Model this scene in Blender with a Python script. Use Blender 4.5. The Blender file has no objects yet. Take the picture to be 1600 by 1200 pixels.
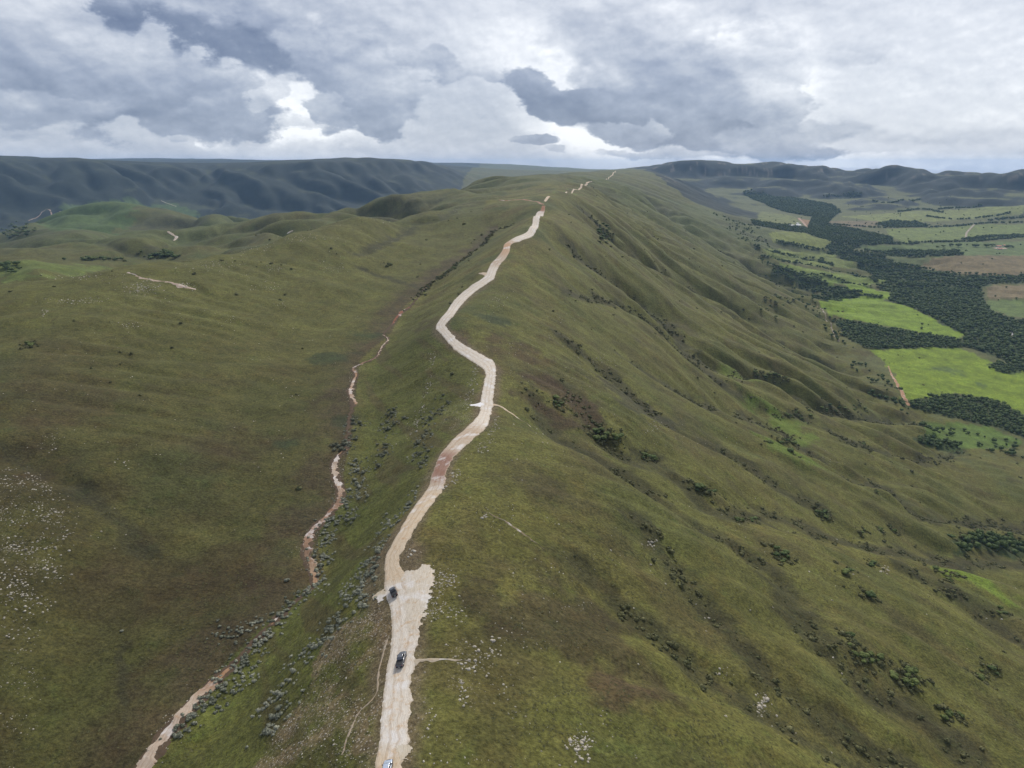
import bpy, math, random
import numpy as np

# ------------------------------------------------------------------ camera
SC = bpy.context.scene
FPX = 1081.0                      # focal length in pixels of a 1600 px wide picture
PITCH = math.radians(17.56)
CT, ST = math.cos(PITCH), math.sin(PITCH)
cd = bpy.data.cameras.new('camera')
cam = bpy.data.objects.new('camera', cd)
SC.collection.objects.link(cam)
SC.camera = cam
cd.sensor_width = 36.0
cd.lens = 36.0 * FPX / 1600.0
cd.clip_start = 1.0
cd.clip_end = 60000.0
cam.location = (0, 0, 0)          # the drone; ground heights are measured from here
cam.rotation_euler = (math.radians(90) - PITCH, 0, 0)

# ------------------------------------------------------------------ exposure
SC.view_settings.view_transform = 'Standard'
SC.view_settings.look = 'None'
SC.view_settings.exposure = 0.66
SC.view_settings.gamma = 1.0
SC.view_settings.use_curve_mapping = False
SC.cycles.max_bounces = 6
SC.cycles.diffuse_bounces = 2
SC.cycles.volume_bounces = 1
SC.cycles.transparent_max_bounces = 6

SUN_EL, SUN_AZ = math.radians(40), math.radians(16)     # azimuth clockwise from +Y (ahead, to the right)

# ------------------------------------------------------------------ sun
sd = bpy.data.lights.new('sun', 'SUN')
sd.energy = 2.7
sd.angle = math.radians(12)
sd.color = (1.0, 0.955, 0.88)
sun = bpy.data.objects.new('sun', sd)
SC.collection.objects.link(sun)
sun.rotation_euler = (math.radians(90) - SUN_EL, 0, math.pi - SUN_AZ)
sun.location = (300, 300, 600)


# ------------------------------------------------------------------ node helper
class NT:
    def __init__(self, tree):
        self.t = tree
        self.n = tree.nodes
        self.n.clear()

    def add(self, typ, **kw):
        nd = self.n.new(typ)
        for k, v in kw.items():
            setattr(nd, k, v)
        return nd

    def link(self, a, b):
        self.t.links.new(a, b)

    def _in(self, sock, v):
        if isinstance(v, bpy.types.NodeSocket):
            self.link(v, sock)
        else:
            sock.default_value = v

    def math(self, op, a, b=0.0, c=None, clamp=False):
        nd = self.add('ShaderNodeMath', operation=op, use_clamp=clamp)
        self._in(nd.inputs[0], a)
        self._in(nd.inputs[1], b)
        if c is not None:
            self._in(nd.inputs[2], c)
        return nd.outputs[0]

    def vmath(self, op, a, b=(0, 0, 0), scale=None):
        nd = self.add('ShaderNodeVectorMath', operation=op)
        self._in(nd.inputs[0], a)
        if op not in ('LENGTH', 'SCALE', 'NORMALIZE'):
            self._in(nd.inputs[1], b)
        if scale is not None:
            self._in(nd.inputs['Scale'], scale)
        return nd.outputs['Value'] if op in ('LENGTH', 'DOT_PRODUCT') else nd.outputs[0]

    def noise(self, vec, scale, detail=4.0, rough=0.55, dist=0.0, col=False, lac=2.0):
        nd = self.add('ShaderNodeTexNoise')
        self._in(nd.inputs['Vector'], vec)
        nd.inputs['Scale'].default_value = scale
        nd.inputs['Detail'].default_value = detail
        nd.inputs['Roughness'].default_value = rough
        nd.inputs['Lacunarity'].default_value = lac
        nd.inputs['Distortion'].default_value = dist
        return nd.outputs['Color'] if col else nd.outputs['Fac']

    def voro(self, vec, scale, feature='F1', out='Distance', rand=1.0):
        nd = self.add('ShaderNodeTexVoronoi', feature=feature)
        self._in(nd.inputs['Vector'], vec)
        nd.inputs['Scale'].default_value = scale
        nd.inputs['Randomness'].default_value = rand
        return nd.outputs[out]

    def ramp(self, fac, f0, f1, t0=0.0, t1=1.0, smooth=True):
        nd = self.add('ShaderNodeMapRange', interpolation_type='SMOOTHSTEP' if smooth else 'LINEAR')
        self._in(nd.inputs['Value'], fac)
        nd.inputs['From Min'].default_value = f0
        nd.inputs['From Max'].default_value = f1
        nd.inputs['To Min'].default_value = t0
        nd.inputs['To Max'].default_value = t1
        return nd.outputs['Result']

    def mix(self, fac, a, b, mode='MIX'):
        nd = self.add('ShaderNodeMix', data_type='RGBA', blend_type=mode)
        self._in(nd.inputs[0], fac)
        self._in(nd.inputs[6], a if isinstance(a, bpy.types.NodeSocket) else (*a, 1.0)[:4])
        self._in(nd.inputs[7], b if isinstance(b, bpy.types.NodeSocket) else (*b, 1.0)[:4])
        return nd.outputs[2]

    def cramp(self, fac, stops):
        nd = self.add('ShaderNodeValToRGB')
        self._in(nd.inputs[0], fac)
        e = nd.color_ramp.elements
        e[0].position, e[0].color = stops[0][0], (*stops[0][1], 1)
        e[1].position, e[1].color = stops[-1][0], (*stops[-1][1], 1)
        for p, c in stops[1:-1]:
            x = e.new(p)
            x.color = (*c, 1)
        return nd.outputs[0]


# ------------------------------------------------------------------ sky: broken rain clouds over a Nishita sky
def px_dir(px, py):
    xr = (np.asarray(px, float) - 800.0) / FPX
    yr = (600.0 - np.asarray(py, float)) / FPX
    return xr, CT + yr * ST, -ST + yr * CT       # right, forward, up


def px_ang(px, py):
    r, f, u = px_dir(px, py)
    return math.degrees(math.atan2(r, f)), math.degrees(math.atan2(u, math.hypot(r, f)))


def build_world():
    w = bpy.data.worlds.new('World')
    SC.world = w
    w.use_nodes = True
    N = NT(w.node_tree)
    out = N.add('ShaderNodeOutputWorld')
    tc = N.add('ShaderNodeTexCoord')
    sep = N.add('ShaderNodeSeparateXYZ')
    N.link(tc.outputs['Generated'], sep.inputs[0])
    x, y, z = sep.outputs
    az = N.math('MULTIPLY', N.math('ARCTAN2', x, y), 57.29578)
    el = N.math('MULTIPLY', N.math('ARCSINE', z), 57.29578)
    # perspective-correct flattening: cloud structure gets thinner towards the horizon
    def vec(a, b, c=0.0):
        nd = N.add('ShaderNodeCombineXYZ')
        N._in(nd.inputs[0], a)
        N._in(nd.inputs[1], b)
        N._in(nd.inputs[2], c)
        return nd.outputs[0]
    P = vec(az, el)
    S = tc.outputs['Generated']
    S2 = N.vmath('MULTIPLY', S, (1.0, 1.0, 1.7))
    wa = N.noise(S2, 7.0, 3.0, 0.5, col=True)
    wb = N.noise(S2, 30.0, 6.0, 0.6, col=True)
    off = N.vmath('ADD', N.vmath('SCALE', N.vmath('SUBTRACT', wa, (0.5, 0.5, 0.5)), scale=4.5),
                  N.vmath('SCALE', N.vmath('SUBTRACT', wb, (0.5, 0.5, 0.5)), scale=2.2))
    PW = N.vmath('ADD', P, N.vmath('MULTIPLY', off, (1.0, 0.6, 0.0)))
    PS = N.vmath('ADD', P, N.vmath('SCALE', N.vmath('SUBTRACT', wa, (0.5, 0.5, 0.5)), scale=3.0))
    # billows: rounded puffs from cells of two sizes over fractal noise
    cell = N.voro(N.vmath('ADD', S2, N.vmath('SCALE', wb, scale=.022)), 15.0, 'SMOOTH_F1')
    cell2 = N.voro(N.vmath('ADD', S2, N.vmath('SCALE', wb, scale=.014)), 36.0, 'SMOOTH_F1')
    fine = N.noise(S2, 22.0, 7.0, 0.60)
    puff = N.math('SUBTRACT', N.math('MULTIPLY', fine, 1.0), N.math('ADD', N.math('MULTIPLY', cell, .62), N.math('MULTIPLY', cell2, .34)))
    puff = N.math('ADD', puff, -.02)
    n1 = N.noise(S2, 9.0, 5.0, 0.52)
    n2 = N.noise(N.vmath('ADD', S2, (0.010, 0.004, 0.030)), 9.0, 5.0, 0.52)
    relief = N.math('SUBTRACT', n2, n1)

    def local(px, py, rx, ry, rot, src):
        a, e = px_ang(px, py)
        mp = N.add('ShaderNodeMapping', vector_type='TEXTURE')
        N.link(src, mp.inputs['Vector'])
        mp.inputs['Location'].default_value = (a, e, 0)
        mp.inputs['Rotation'].default_value = (0, 0, math.radians(rot))
        mp.inputs['Scale'].default_value = (rx * 0.051, ry * 0.048, 1000.0)
        return mp.outputs[0]

    D = N.math('ADD', 0.34, N.math('MULTIPLY', N.math('SUBTRACT', N.noise(S2, 2.6, 6.0, 0.55), 0.5), 0.70))
    D = N.math('ADD', D, N.math('MULTIPLY', N.math('SUBTRACT', N.noise(S2, 11.0, 6.0, 0.6), 0.5), 0.12))

    def over(D, target, mask, am=1.0):
        """paint one cloud over what is behind it"""
        k = N.math('MULTIPLY', mask, am)
        return N.math('ADD', D, N.math('MULTIPLY', k, N.math('SUBTRACT', target, D)))

    # broad veils and openings, soft edged: (px, py, rx, ry, tilt, darkness, amount)
    for px, py, rx, ry, rot, d, am in [
            (1500, 100, 420, 190, 0, .12, .85), (700, 40, 330, 90, 0, .26, .8), (690, 190, 260, 100, 0, .37, .85), (150, 220, 380, 45, 0, .36, .85), (1050, 30, 300, 70, 0, .26, .8),
            (455, 165, 180, 90, 0, .03, .96), (840, 95, 140, 64, -20, .04, .92), (915, 215, 130, 52, -18, -.06, .97), (560, 235, 160, 18, 0, .30, .6), (1380, 245, 330, 30, 0, .20, .6),
            (1235, 120, 60, 90, 8, .03, .9)]:
        m_ = N.ramp(N.vmath('LENGTH', local(px, py, rx, ry, rot, PS)), .15, 1.25, 1.0, 0.0)
        D = over(D, d, m_, am)
    # clouds, back to front: (px, py, rx, ry, tilt, darkness, darker base, edge softness, amount)
    for px, py, rx, ry, rot, d, bse, soft, am in [
            (140, 6, 130, 34, -10, .72, .05, .5, .9), (500, 50, 210, 56, -13, .48, .10, .5, .85), (335, 64, 190, 42, -13, .86, .04, .5, .97), (560, 92, 150, 22, -10, .50, .1, .4, .8),
            (640, 108, 100, 15, -4, .60, .1, .4, .8), (690, 96, 32, 22, 0, .54, .1, .3, .8), (760, 118, 60, 9, -8, .5, .1, .5, .6),
            (940, 60, 120, 66, -10, .34, .10, .45, .85), (1085, 90, 160, 96, -6, .33, .16, .30, .9), (1165, 140, 95, 88, -12, .30, .22, .18, .95), (1000, 130, 120, 60, -14, .40, .20, .30, .85),
            (1215, 175, 60, 48, 0, .34, .20, .20, .9), (890, 158, 100, 30, -12, .68, .12, .22, .97), (1010, 188, 150, 40, -10, .70, .10, .35, .94), (1080, 150, 110, 50, -20, .54, .12, .35, .85), (1130, 216, 185, 28, -5, .74, .06, .25, .97),
            (990, 208, 70, 20, -6, .50, .15, .2, .9), (1230, 214, 110, 24, 2, .46, .10, .3, .8), (1050, 240, 120, 8, 0, .46, .1, .35, .7), (1320, 246, 190, 6, 0, .40, .1, .4, .7),
            (440, 224, 95, 24, 0, .10, .24, .16, .9), (380, 210, 44, 18, 0, .10, .2, .16, .85), (520, 226, 70, 18, 0, .14, .2, .2, .8), 
            (550, 118, 114, 58, -20, .44, .18, .29, .93), (603, 178, 50, 38, -25, .58, .12, .22, .92), (525, 170, 34, 30, 0, .46, .14, .25, .85),
            (60, 90, 240, 90, -6, .44, .22, .22, .94), (180, 130, 220, 62, -8, .50, .24, .24, .96), (315, 132, 104, 46, -10, .44, .22, .29, .92), (240, 168, 150, 22, 0, .68, .06, .25, .95),
            (30, 168, 150, 24, 0, .52, .08, .3, .85), (340, 170, 60, 20, 0, .56, .1, .25, .85),
            (832, 214, 30, 10, 0, .56, .1, .25, .95), (866, 236, 20, 9, 0, .46, .1, .3, .8), (292, 222, 13, 7, 0, .48, .1, .3, .7), (40, 212, 40, 7, 0, .44, .1, .5, .5),
            (1215, 63, 44, 13, 0, .28, .06, .4, .7), (1340, 78, 60, 18, 0, .26, .06, .4, .7), (1450, 215, 120, 16, 0, .26, .1, .5, .6), (1400, 252, 340, 12, 0, .08, .0, .5, .8), (420, 140, 40, 14, 20, .24, .1, .28, .7), (470, 186, 34, 10, -15, .2, .1, .28, .6)]:
        v = local(px, py, rx, ry, rot, PW)
        l = N.vmath('LENGTH', v)
        e_ = N.math('ADD', N.math('SUBTRACT', 1.0, l), N.math('MULTIPLY', puff, 1.15 if soft < .3 else .7))
        m_ = N.ramp(e_, 0.0, soft, 0.0, 1.0)
        sv = N.add('ShaderNodeSeparateXYZ')
        N.link(v, sv.inputs[0])
        t_ = N.math('ADD', d + bse * .5, N.math('MULTIPLY', N.ramp(sv.outputs[1], -.8, .9, bse * .5, -bse * 1.0), 1.0))
        t_ = N.math('ADD', t_, N.math('MULTIPLY', relief, .66))
        t_ = N.math('ADD', t_, N.math('MULTIPLY', puff, -.16))
        D = over(D, t_, m_, am)
    D = N.math('ADD', D, N.math('MULTIPLY', relief, .22))
    f1 = N.noise(S2, 34.0, 6.0, 0.6)
    f2 = N.noise(N.vmath('ADD', S2, (0.004, 0.002, 0.010)), 34.0, 6.0, 0.6)
    D = N.math('ADD', D, N.math('MULTIPLY', N.math('SUBTRACT', f2, f1), .30))
    col = N.cramp(D, [(0.0, (.66, .67, .69)), (0.16, (.485, .505, .545)), (0.36, (.335, .362, .420)), (0.56, (.220, .252, .325)),
                      (0.78, (.135, .165, .235)), (1.0, (.085, .11, .18))])
    sky = N.add('ShaderNodeTexSky', sky_type='NISHITA')
    sky.sun_disc = False
    sky.sun_elevation = SUN_EL
    sky.sun_rotation = SUN_AZ
    sky.altitude = 1100
    bg1 = N.add('ShaderNodeBackground')
    N.link(sky.outputs[0], bg1.inputs[0])
    bg1.inputs[1].default_value = 0.1
    bg2 = N.add('ShaderNodeBackground')
    N.link(col, bg2.inputs[0])
    bg2.inputs[1].default_value = 1.0
    mx = N.add('ShaderNodeMixShader')
    mx.inputs[0].default_value = 0.94
    N.link(bg1.outputs[0], mx.inputs[1])
    N.link(bg2.outputs[0], mx.inputs[2])
    N.link(mx.outputs[0], out.inputs[0])
    w.cycles.sampling_method = 'MANUAL'
    w.cycles.sample_map_resolution = 512


build_world()

# ================================================================== numpy tools
rng = np.random.default_rng(11)
random.seed(11)
_perm = np.random.default_rng(5).permutation(1024)
_perm = np.concatenate([_perm, _perm])
_ga = np.random.default_rng(6).uniform(0, 2 * np.pi, 1024)
_gx, _gy = np.cos(_ga), np.sin(_ga)


def perlin(x, y, seed=0):
    x = np.asarray(x, float) + seed * 37.17
    y = np.asarray(y, float) - seed * 19.31
    xi, yi = np.floor(x).astype(np.int64), np.floor(y).astype(np.int64)
    xf, yf = x - xi, y - yi
    u = xf * xf * xf * (xf * (xf * 6 - 15) + 10)
    v = yf * yf * yf * (yf * (yf * 6 - 15) + 10)

    def g(ix, iy, dx, dy):
        h = _perm[(_perm[ix & 1023] + iy) & 1023]
        return _gx[h] * dx + _gy[h] * dy
    a = g(xi, yi, xf, yf)
    b = g(xi + 1, yi, xf - 1, yf)
    c = g(xi, yi + 1, xf, yf - 1)
    d = g(xi + 1, yi + 1, xf - 1, yf - 1)
    return (a + u * (b - a) + v * ((c + u * (d - c)) - (a + u * (b - a)))) * 1.5


def fbm(x, y, scale, octv=4, gain=0.5, seed=0):
    r, a, f = 0.0, 1.0, 1.0 / scale
    for k in range(octv):
        r = r + a * perlin(x * f, y * f, seed + k)
        a *= gain
        f *= 2.03
    return r


def sstep(a, b, x):
    t = np.clip((x - a) / (b - a), 0, 1)
    return t * t * (3 - 2 * t)


def px_at_z(px, py, z):
    r, f, u = px_dir(px, py)
    s = z / u
    return r * s, f * s


def to_px(X, Y, Z):
    dep = Y * CT - Z * ST
    return 800 + FPX * X / dep, 600 - FPX * (Z * CT + Y * ST) / dep


# ================================================================== terrain control points
CP = []
def cp(px, py, z):
    X, Y = px_at_z(px, py, z)
    CP.append((float(X), float(Y), float(z)))
def cw(X, Y, z):
    CP.append((X, Y, z))

RIDGE = [(612, 1200, -118), (622, 1120, -119), (628, 1028, -120), (626, 970, -120), (620, 920, -120), (614, 870, -121), (622, 840, -121.5),
         (640, 812, -122), (665, 778, -122.5), (685, 745, -123), (698, 712, -124), (718, 685, -124), (744, 660, -124), (758, 635, -124.5),
         (764, 602, -125), (766, 572, -124.5), (720, 540, -121), (690, 512, -118), (703, 490, -114), (728, 462, -110), (765, 430, -102), (775, 410, -97),
         (790, 385, -88), (815, 370, -81), (834, 352, -73), (842, 335, -66), (850, 318, -60), (862, 308, -57), (887, 298, -50), (918, 285, -43),
         (950, 276, -38), (962, 267, -30)]
for r_ in RIDGE:
    cp(*r_)
for p in [(-15, 60, -117.5), (-8, 0, -117), (0, -150, -116)]:
    cw(*p)
GULLY = [(230, 1190, -166), (290, 1112, -165), (350, 1050, -164), (430, 970, -162.5), (492, 905, -161), (483, 860, -160), (492, 825, -159.5),
         (527, 790, -159), (527, 745, -158.5), (540, 705, -158), (545, 650, -156), (550, 610, -154.5), (556, 575, -153), (590, 545, -151), (606, 530, -150),
         (625, 490, -145), (645, 470, -141), (685, 432, -132), (725, 405, -121), (752, 385, -112), (775, 360, -98)]
for g_ in GULLY:
    cp(*g_)
cw(-125, 90, -168); cw(-140, 0, -170); cw(-150, -150, -172)
# left hillside
for p in [(0, 1200, -156), (0, 1050, -149), (0, 900, -141), (100, 1000, -154), (200, 900, -154), (330, 850, -157), (0, 750, -132), (150, 750, -140), (300, 720, -146),
          (420, 700, -153), (0, 600, -122), (150, 600, -128), (300, 600, -136), (430, 580, -143), (0, 520, -116), (0, 455, -108), (110, 470, -112),
          (220, 455, -114), (330, 470, -121), (430, 470, -126), (520, 460, -130), (600, 420, -126), (225, 415, -104), (340, 395, -98), (400, 425, -112),
          (455, 362, -88), (560, 345, -82), (540, 400, -110), (640, 365, -101), (660, 332, -80), (740, 316, -68), (800, 312, -62), (720, 350, -90)]:
    cp(*p)
# behind the near left crest
for p in [(-600, 830, -168), (-560, 940, -172), (-500, 1000, -172), (-440, 1090, -168), (-390, 1260, -158), (-310, 1400, -142), (-190, 1530, -118), (-60, 1650, -92), (-760, 800, -190), (-950, 950, -215), (-900, 2100, -215), (-600, 2150, -182), (-1150, 2300, -245), (-350, 2250, -142)]:
    cw(*p)
# second row of hills
for p in [(0, 440, -118), (60, 415, -135), (0, 400, -150), (0, 385, -148), (110, 372, -146), (200, 372, -140), (290, 352, -132), (250, 398, -160), (150, 400, -160),
          (420, 335, -116), (500, 322, -100), (600, 306, -78), (700, 300, -66), (360, 372, -130), (100, 350, -160), (60, 345, -190),
          (120, 318, -150), (180, 314, -142), (260, 318, -142), (320, 330, -150), (200, 340, -172), (720, 290, -66), (780, 297, -60),
          (860, 300, -54), (740, 283, -52), (800, 275, -42), (880, 268, -32), (930, 264, -27), (760, 292, -80)]:
    cp(*p)
for p in [(-1900, 2200, -260), (-2600, 2300, -330), (-1500, 3600, -330), (-900, 3700, -310), (-2500, 3300, -380), (-300, 3000, -150), (-400, 4300, -300),
          (200, 4700, -150), (0, 5500, -180), (-1500, 1300, -210)]:
    cw(*p)
# left escarpment: foot, brow, plateau
for px, yb, Yf in [(-250, 249, 4200), (0, 248.5, 4600), (150, 251, 4900), (300, 264, 5300), (390, 256, 5400), (500, 250, 5500), (620, 251, 5900), (700, 259, 6600), (745, 270, 7300)]:
    r, f, u = px_dir(px, yb)
    s = Yf / f
    X, z = r * s, u * s
    cw(X, Yf, z)
    cw(X * 1.05, Yf * 1.06, z + 1)
    cw(X * 0.985, Yf * 0.975, z - 30)
    cw(X * 0.92, Yf * 0.90, -150 if px > 650 else -190)
    cw(X * 0.83, Yf * 0.80, -250 if px > 650 else -330)
    cw(X * 1.5, Yf * 1.5, z * 1.2 + 5)
# distant hills on the horizon
for px, py, Y in [(-300, 252, 15000), (60, 250.5, 14000), (200, 248, 14500), (330, 249, 14500), (420, 252, 15000), (560, 256, 17000), (720, 254.5, 13000), (800, 257, 13500),
                  (870, 261, 14000), (1000, 268, 16000), (1200, 276, 16000), (1500, 282, 15000), (1900, 282, 15000), (0, 258, 26000), (800, 270, 26000), (1600, 276, 26000)]:
    r, f, u = px_dir(px, py)
    s = Y / f
    cw(r * s, Y, u * s)
# right slope
def prof(Y, pts):
    for X, z in pts:
        cw(X, Y, z)
prof(-100, [(60, -140), (200, -200), (400, -285), (600, -345), (800, -375)])
prof(60, [(30, -130), (90, -155), (200, -206), (400, -292), (600, -352)])
prof(200, [(0, -124), (40, -135), (110, -160), (220, -212), (350, -268), (520, -330), (700, -372)])
prof(420, [(40, -139), (110, -172), (230, -228), (380, -288), (560, -346), (700, -371)])
prof(650, [(25, -120), (90, -158), (200, -212), (350, -276), (520, -332), (660, -368)])
prof(900, [(60, -105), (140, -150), (250, -205), (400, -275), (530, -325), (620, -360), (680, -372)])
prof(1300, [(110, -85), (220, -142), (350, -215), (500, -290), (600, -335), (680, -362), (760, -368)])
prof(2000, [(280, -95), (420, -160), (600, -240), (760, -308), (880, -344), (1000, -350)])
prof(2800, [(480, -85), (700, -170), (900, -250), (1060, -302), (1180, -318)])
prof(3600, [(680, -80), (900, -160), (1100, -225), (1300, -286), (1500, -300)])
prof(4500, [(800, -40), (1100, -110), (1300, -190), (1500, -250), (1700, -275)])
prof(5400, [(1100, -40), (1350, -120), (1600, -215), (1800, -250)])
# valley floor
for p in [(800, 60, -378), (1400, 200, -385), (800, 500, -380), (1000, 900, -384), (1300, 900, -380), (850, 1200, -376), (1200, 1400, -372), (1700, 1400, -366), (1000, 1700, -362),
          (1500, 2000, -352), (2200, 2000, -346), (1250, 2500, -335), (1800, 2700, -328), (2600, 2800, -315), (1500, 3300, -306), (2200, 3500, -290), (3200, 3300, -285),
          (1800, 4300, -272), (2500, 4400, -250), (3400, 4100, -240), (2000, 5000, -250)]:
    cw(*p)
# right escarpment
for px, yb, Yf, fz in [(1060, 251, 7000, -225), (1100, 250.5, 6900, -225), (1200, 255.5, 6700, -225), (1290, 259, 6400, -220), (1380, 263, 6000, -215), (1440, 265, 5600, -215), (1500, 274, 5300, -215),
                       (1530, 273, 5200, -215), (1575, 270, 5050, -215), (1610, 274, 4950, -215), (1800, 262, 4400, -215), (2050, 262, 4000, -215)]:
    r, f, u = px_dir(px, yb)
    s = Yf / f
    X, z = r * s, u * s
    cw(X, Yf, z)
    cw(X * 1.03, Yf * 1.05, z - 3)
    cw(X * 0.975, Yf * 0.97, z - 70)
    cw(X * 0.93, Yf * 0.90, (z + fz) * .5 - 30)
    cw(X * 0.86, Yf * 0.82, fz)
    cw(X * 1.12, Yf * 1.18, z - 60)
    cw(X * 1.4, Yf * 1.5, z - 190)

CP = np.array(CP)


def warp_uv(X, Y):
    q = np.maximum(Y, -120) + 320.0
    return X / q * 1.35, np.log(q / 320.0)


def rbf_fit(P):
    u, v = warp_uv(P[:, 0], P[:, 1])
    d = np.sqrt((u[:, None] - u[None]) ** 2 + (v[:, None] - v[None]) ** 2 + 1e-4)
    n = len(P)
    A = np.zeros((n + 1, n + 1))
    A[:n, :n] = d - np.eye(n) * 4e-4
    A[:n, n] = 1
    A[n, :n] = 1
    w = np.linalg.solve(A, np.r_[P[:, 2], 0])
    return u, v, w


_u, _v, _w = rbf_fit(CP)


def base_h(X, Y):
    shp = np.shape(X)
    u, v = warp_uv(np.ravel(X), np.ravel(Y))
    out = np.full(u.shape, _w[-1])
    for i in range(0, len(u), 20000):
        s = slice(i, i + 20000)
        d = np.sqrt((u[s, None] - _u[None]) ** 2 + (v[s, None] - _v[None]) ** 2 + 1e-4)
        out[s] += d @ _w[:-1]
    return out.reshape(shp)


class Grid:
    def __init__(self, x0, y0, step, nx, ny):
        self.x0, self.y0, self.st, self.nx, self.ny = x0, y0, step, nx, ny
        self.xs = x0 + step * np.arange(nx)
        self.ys = y0 + step * np.arange(ny)
        self.X, self.Y = np.meshgrid(self.xs, self.ys)      # [iy, ix]

    def sample(self, F, X, Y):
        """cubic B-spline sampling: smooth, slightly softening"""
        fx = np.clip((X - self.x0) / self.st, 1, self.nx - 3.001)
        fy = np.clip((Y - self.y0) / self.st, 1, self.ny - 3.001)
        ix, iy = fx.astype(int), fy.astype(int)
        tx, ty = fx - ix, fy - iy

        def w(t):
            return ((1 - t) ** 3 / 6, (3 * t ** 3 - 6 * t ** 2 + 4) / 6, (-3 * t ** 3 + 3 * t ** 2 + 3 * t + 1) / 6, t ** 3 / 6)
        wx, wy = w(tx), w(ty)
        r = 0.0
        for j in range(4):
            row = 0.0
            for i in range(4):
                row = row + wx[i] * F[iy + j - 1, ix + i - 1]
            r = r + wy[j] * row
        return r


def upsample_base(G, k):
    c = Grid(G.x0 - 3 * G.st * k, G.y0 - 3 * G.st * k, G.st * k, G.nx // k + 8, G.ny // k + 8)
    F = base_h(c.X, c.Y)
    return c.sample(F, G.X, G.Y)


def blur(F, n=1):
    for _ in range(n):
        F = (np.roll(F, 1, 0) + np.roll(F, -1, 0) + 2 * F) / 4
        F = (np.roll(F, 1, 1) + np.roll(F, -1, 1) + 2 * F) / 4
    return F


def erode(G, H, drops, steps, batches, ero=0.25, dep=0.12, cap=6.0, inertia=0.25, seed=1, lim=0.02):
    """many rain drops run down the grid together; returns new heights and a flow map"""
    r = np.random.default_rng(seed)
    ny, nx = H.shape
    H = H / G.st
    flow = np.zeros(H.size)
    for b in range(batches):
        x = r.uniform(2, nx - 3, drops)
        y = r.uniform(2, ny - 3, drops)
        dx = np.zeros(drops)
        dy = np.zeros(drops)
        sp = np.ones(drops)
        wa = np.ones(drops)
        sed = np.zeros(drops)
        for s in range(steps):
            ix, iy = x.astype(int), y.astype(int)
            fx, fy = x - ix, y - iy
            Hf = H.ravel()
            i00 = iy * nx + ix
            h00, h10, h01, h11 = Hf[i00], Hf[i00 + 1], Hf[i00 + nx], Hf[i00 + nx + 1]
            gx = (h10 - h00) * (1 - fy) + (h11 - h01) * fy
            gy = (h01 - h00) * (1 - fx) + (h11 - h10) * fx
            h = (h00 * (1 - fx) + h10 * fx) * (1 - fy) + (h01 * (1 - fx) + h11 * fx) * fy
            dx = dx * inertia - gx * (1 - inertia)
            dy = dy * inertia - gy * (1 - inertia)
            l = np.sqrt(dx * dx + dy * dy) + 1e-9
            dx /= l
            dy /= l
            x2 = np.clip(x + dx, 1, nx - 3)
            y2 = np.clip(y + dy, 1, ny - 3)
            jx, jy = x2.astype(int), y2.astype(int)
            ax, ay = x2 - jx, y2 - jy
            j00 = jy * nx + jx
            h2 = (Hf[j00] * (1 - ax) + Hf[j00 + 1] * ax) * (1 - ay) + (Hf[j00 + nx] * (1 - ax) + Hf[j00 + nx + 1] * ax) * ay
            dh = h2 - h
            c = np.maximum(-dh, 0.01) * sp * wa * cap
            over = (sed > c) | (dh > 0)
            amt = np.where(over, np.where(dh > 0, np.minimum(dh, sed), (sed - c) * dep), -np.minimum((c - sed) * ero, np.maximum(-dh, 0)))
            sed -= amt
            dH = np.zeros(Hf.size)
            for k, wgt in ((0, (1 - fx) * (1 - fy)), (1, fx * (1 - fy)), (nx, (1 - fx) * fy), (nx + 1, fx * fy)):
                dH += np.bincount(i00 + k, amt * wgt, minlength=Hf.size)
            Hf = Hf + np.clip(dH, -lim, lim)
            flow += np.bincount(i00, wa, minlength=flow.size)
            H = Hf.reshape(ny, nx)
            sp = np.sqrt(np.maximum(sp * sp - dh * 4, 0.05))
            sp = np.minimum(sp, 3)
            wa *= 0.985
            x, y = x2, y2
        H = H * 0.9 + blur(H) * 0.1
    return H * G.st, flow.reshape(ny, nx)


# ---- coarse grid: the whole region;  fine grid: the ridge, the slope and the left hills
GB = Grid(-9000, -400, 30.0, 640, 560)
HB = upsample_base(GB, 4)
far = sstep(2600, 4200, GB.Y + 0.25 * np.abs(GB.X))
valley = sstep(-270, -335, HB) * sstep(650, 900, GB.X)
HB = HB + fbm(GB.X, GB.Y, 900, 5, 0.52, 3) * 16 * far


def hill_relief(X, Y):
    """long hollows between the left hills, flutes down the escarpments"""
    qq = Y * .88 + X * .42 + fbm(X, Y, 420, 3, .5, 620) * 130
    a = 1 - np.abs(perlin(qq / 230, (X - Y * .3) / 1100, 23)) * 2.3
    m = sstep(1050, 1500, Y) * sstep(3600, 3000, Y) * sstep(-60, -420, X - .1 * Y)
    h = -np.maximum(a, 0) ** 1.4 * 52 * m
    s = X * .78 + Y * .62 + fbm(X, Y, 700, 3, .5, 630) * 260
    b = 1 - np.abs(perlin(s / 330, (Y * .7 - X * .7) / 2600, 24)) * 2.4
    b2 = 1 - np.abs(perlin(s / 140, (Y * .7 - X * .7) / 1300, 25)) * 2.4
    return h, np.maximum(b, 0) * 70 + np.maximum(b2, 0) * 58 + np.maximum(1 - np.abs(perlin(s / 85, (Y * .7 - X * .7) / 600, 27)) * 2.4, 0) * 30


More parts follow.
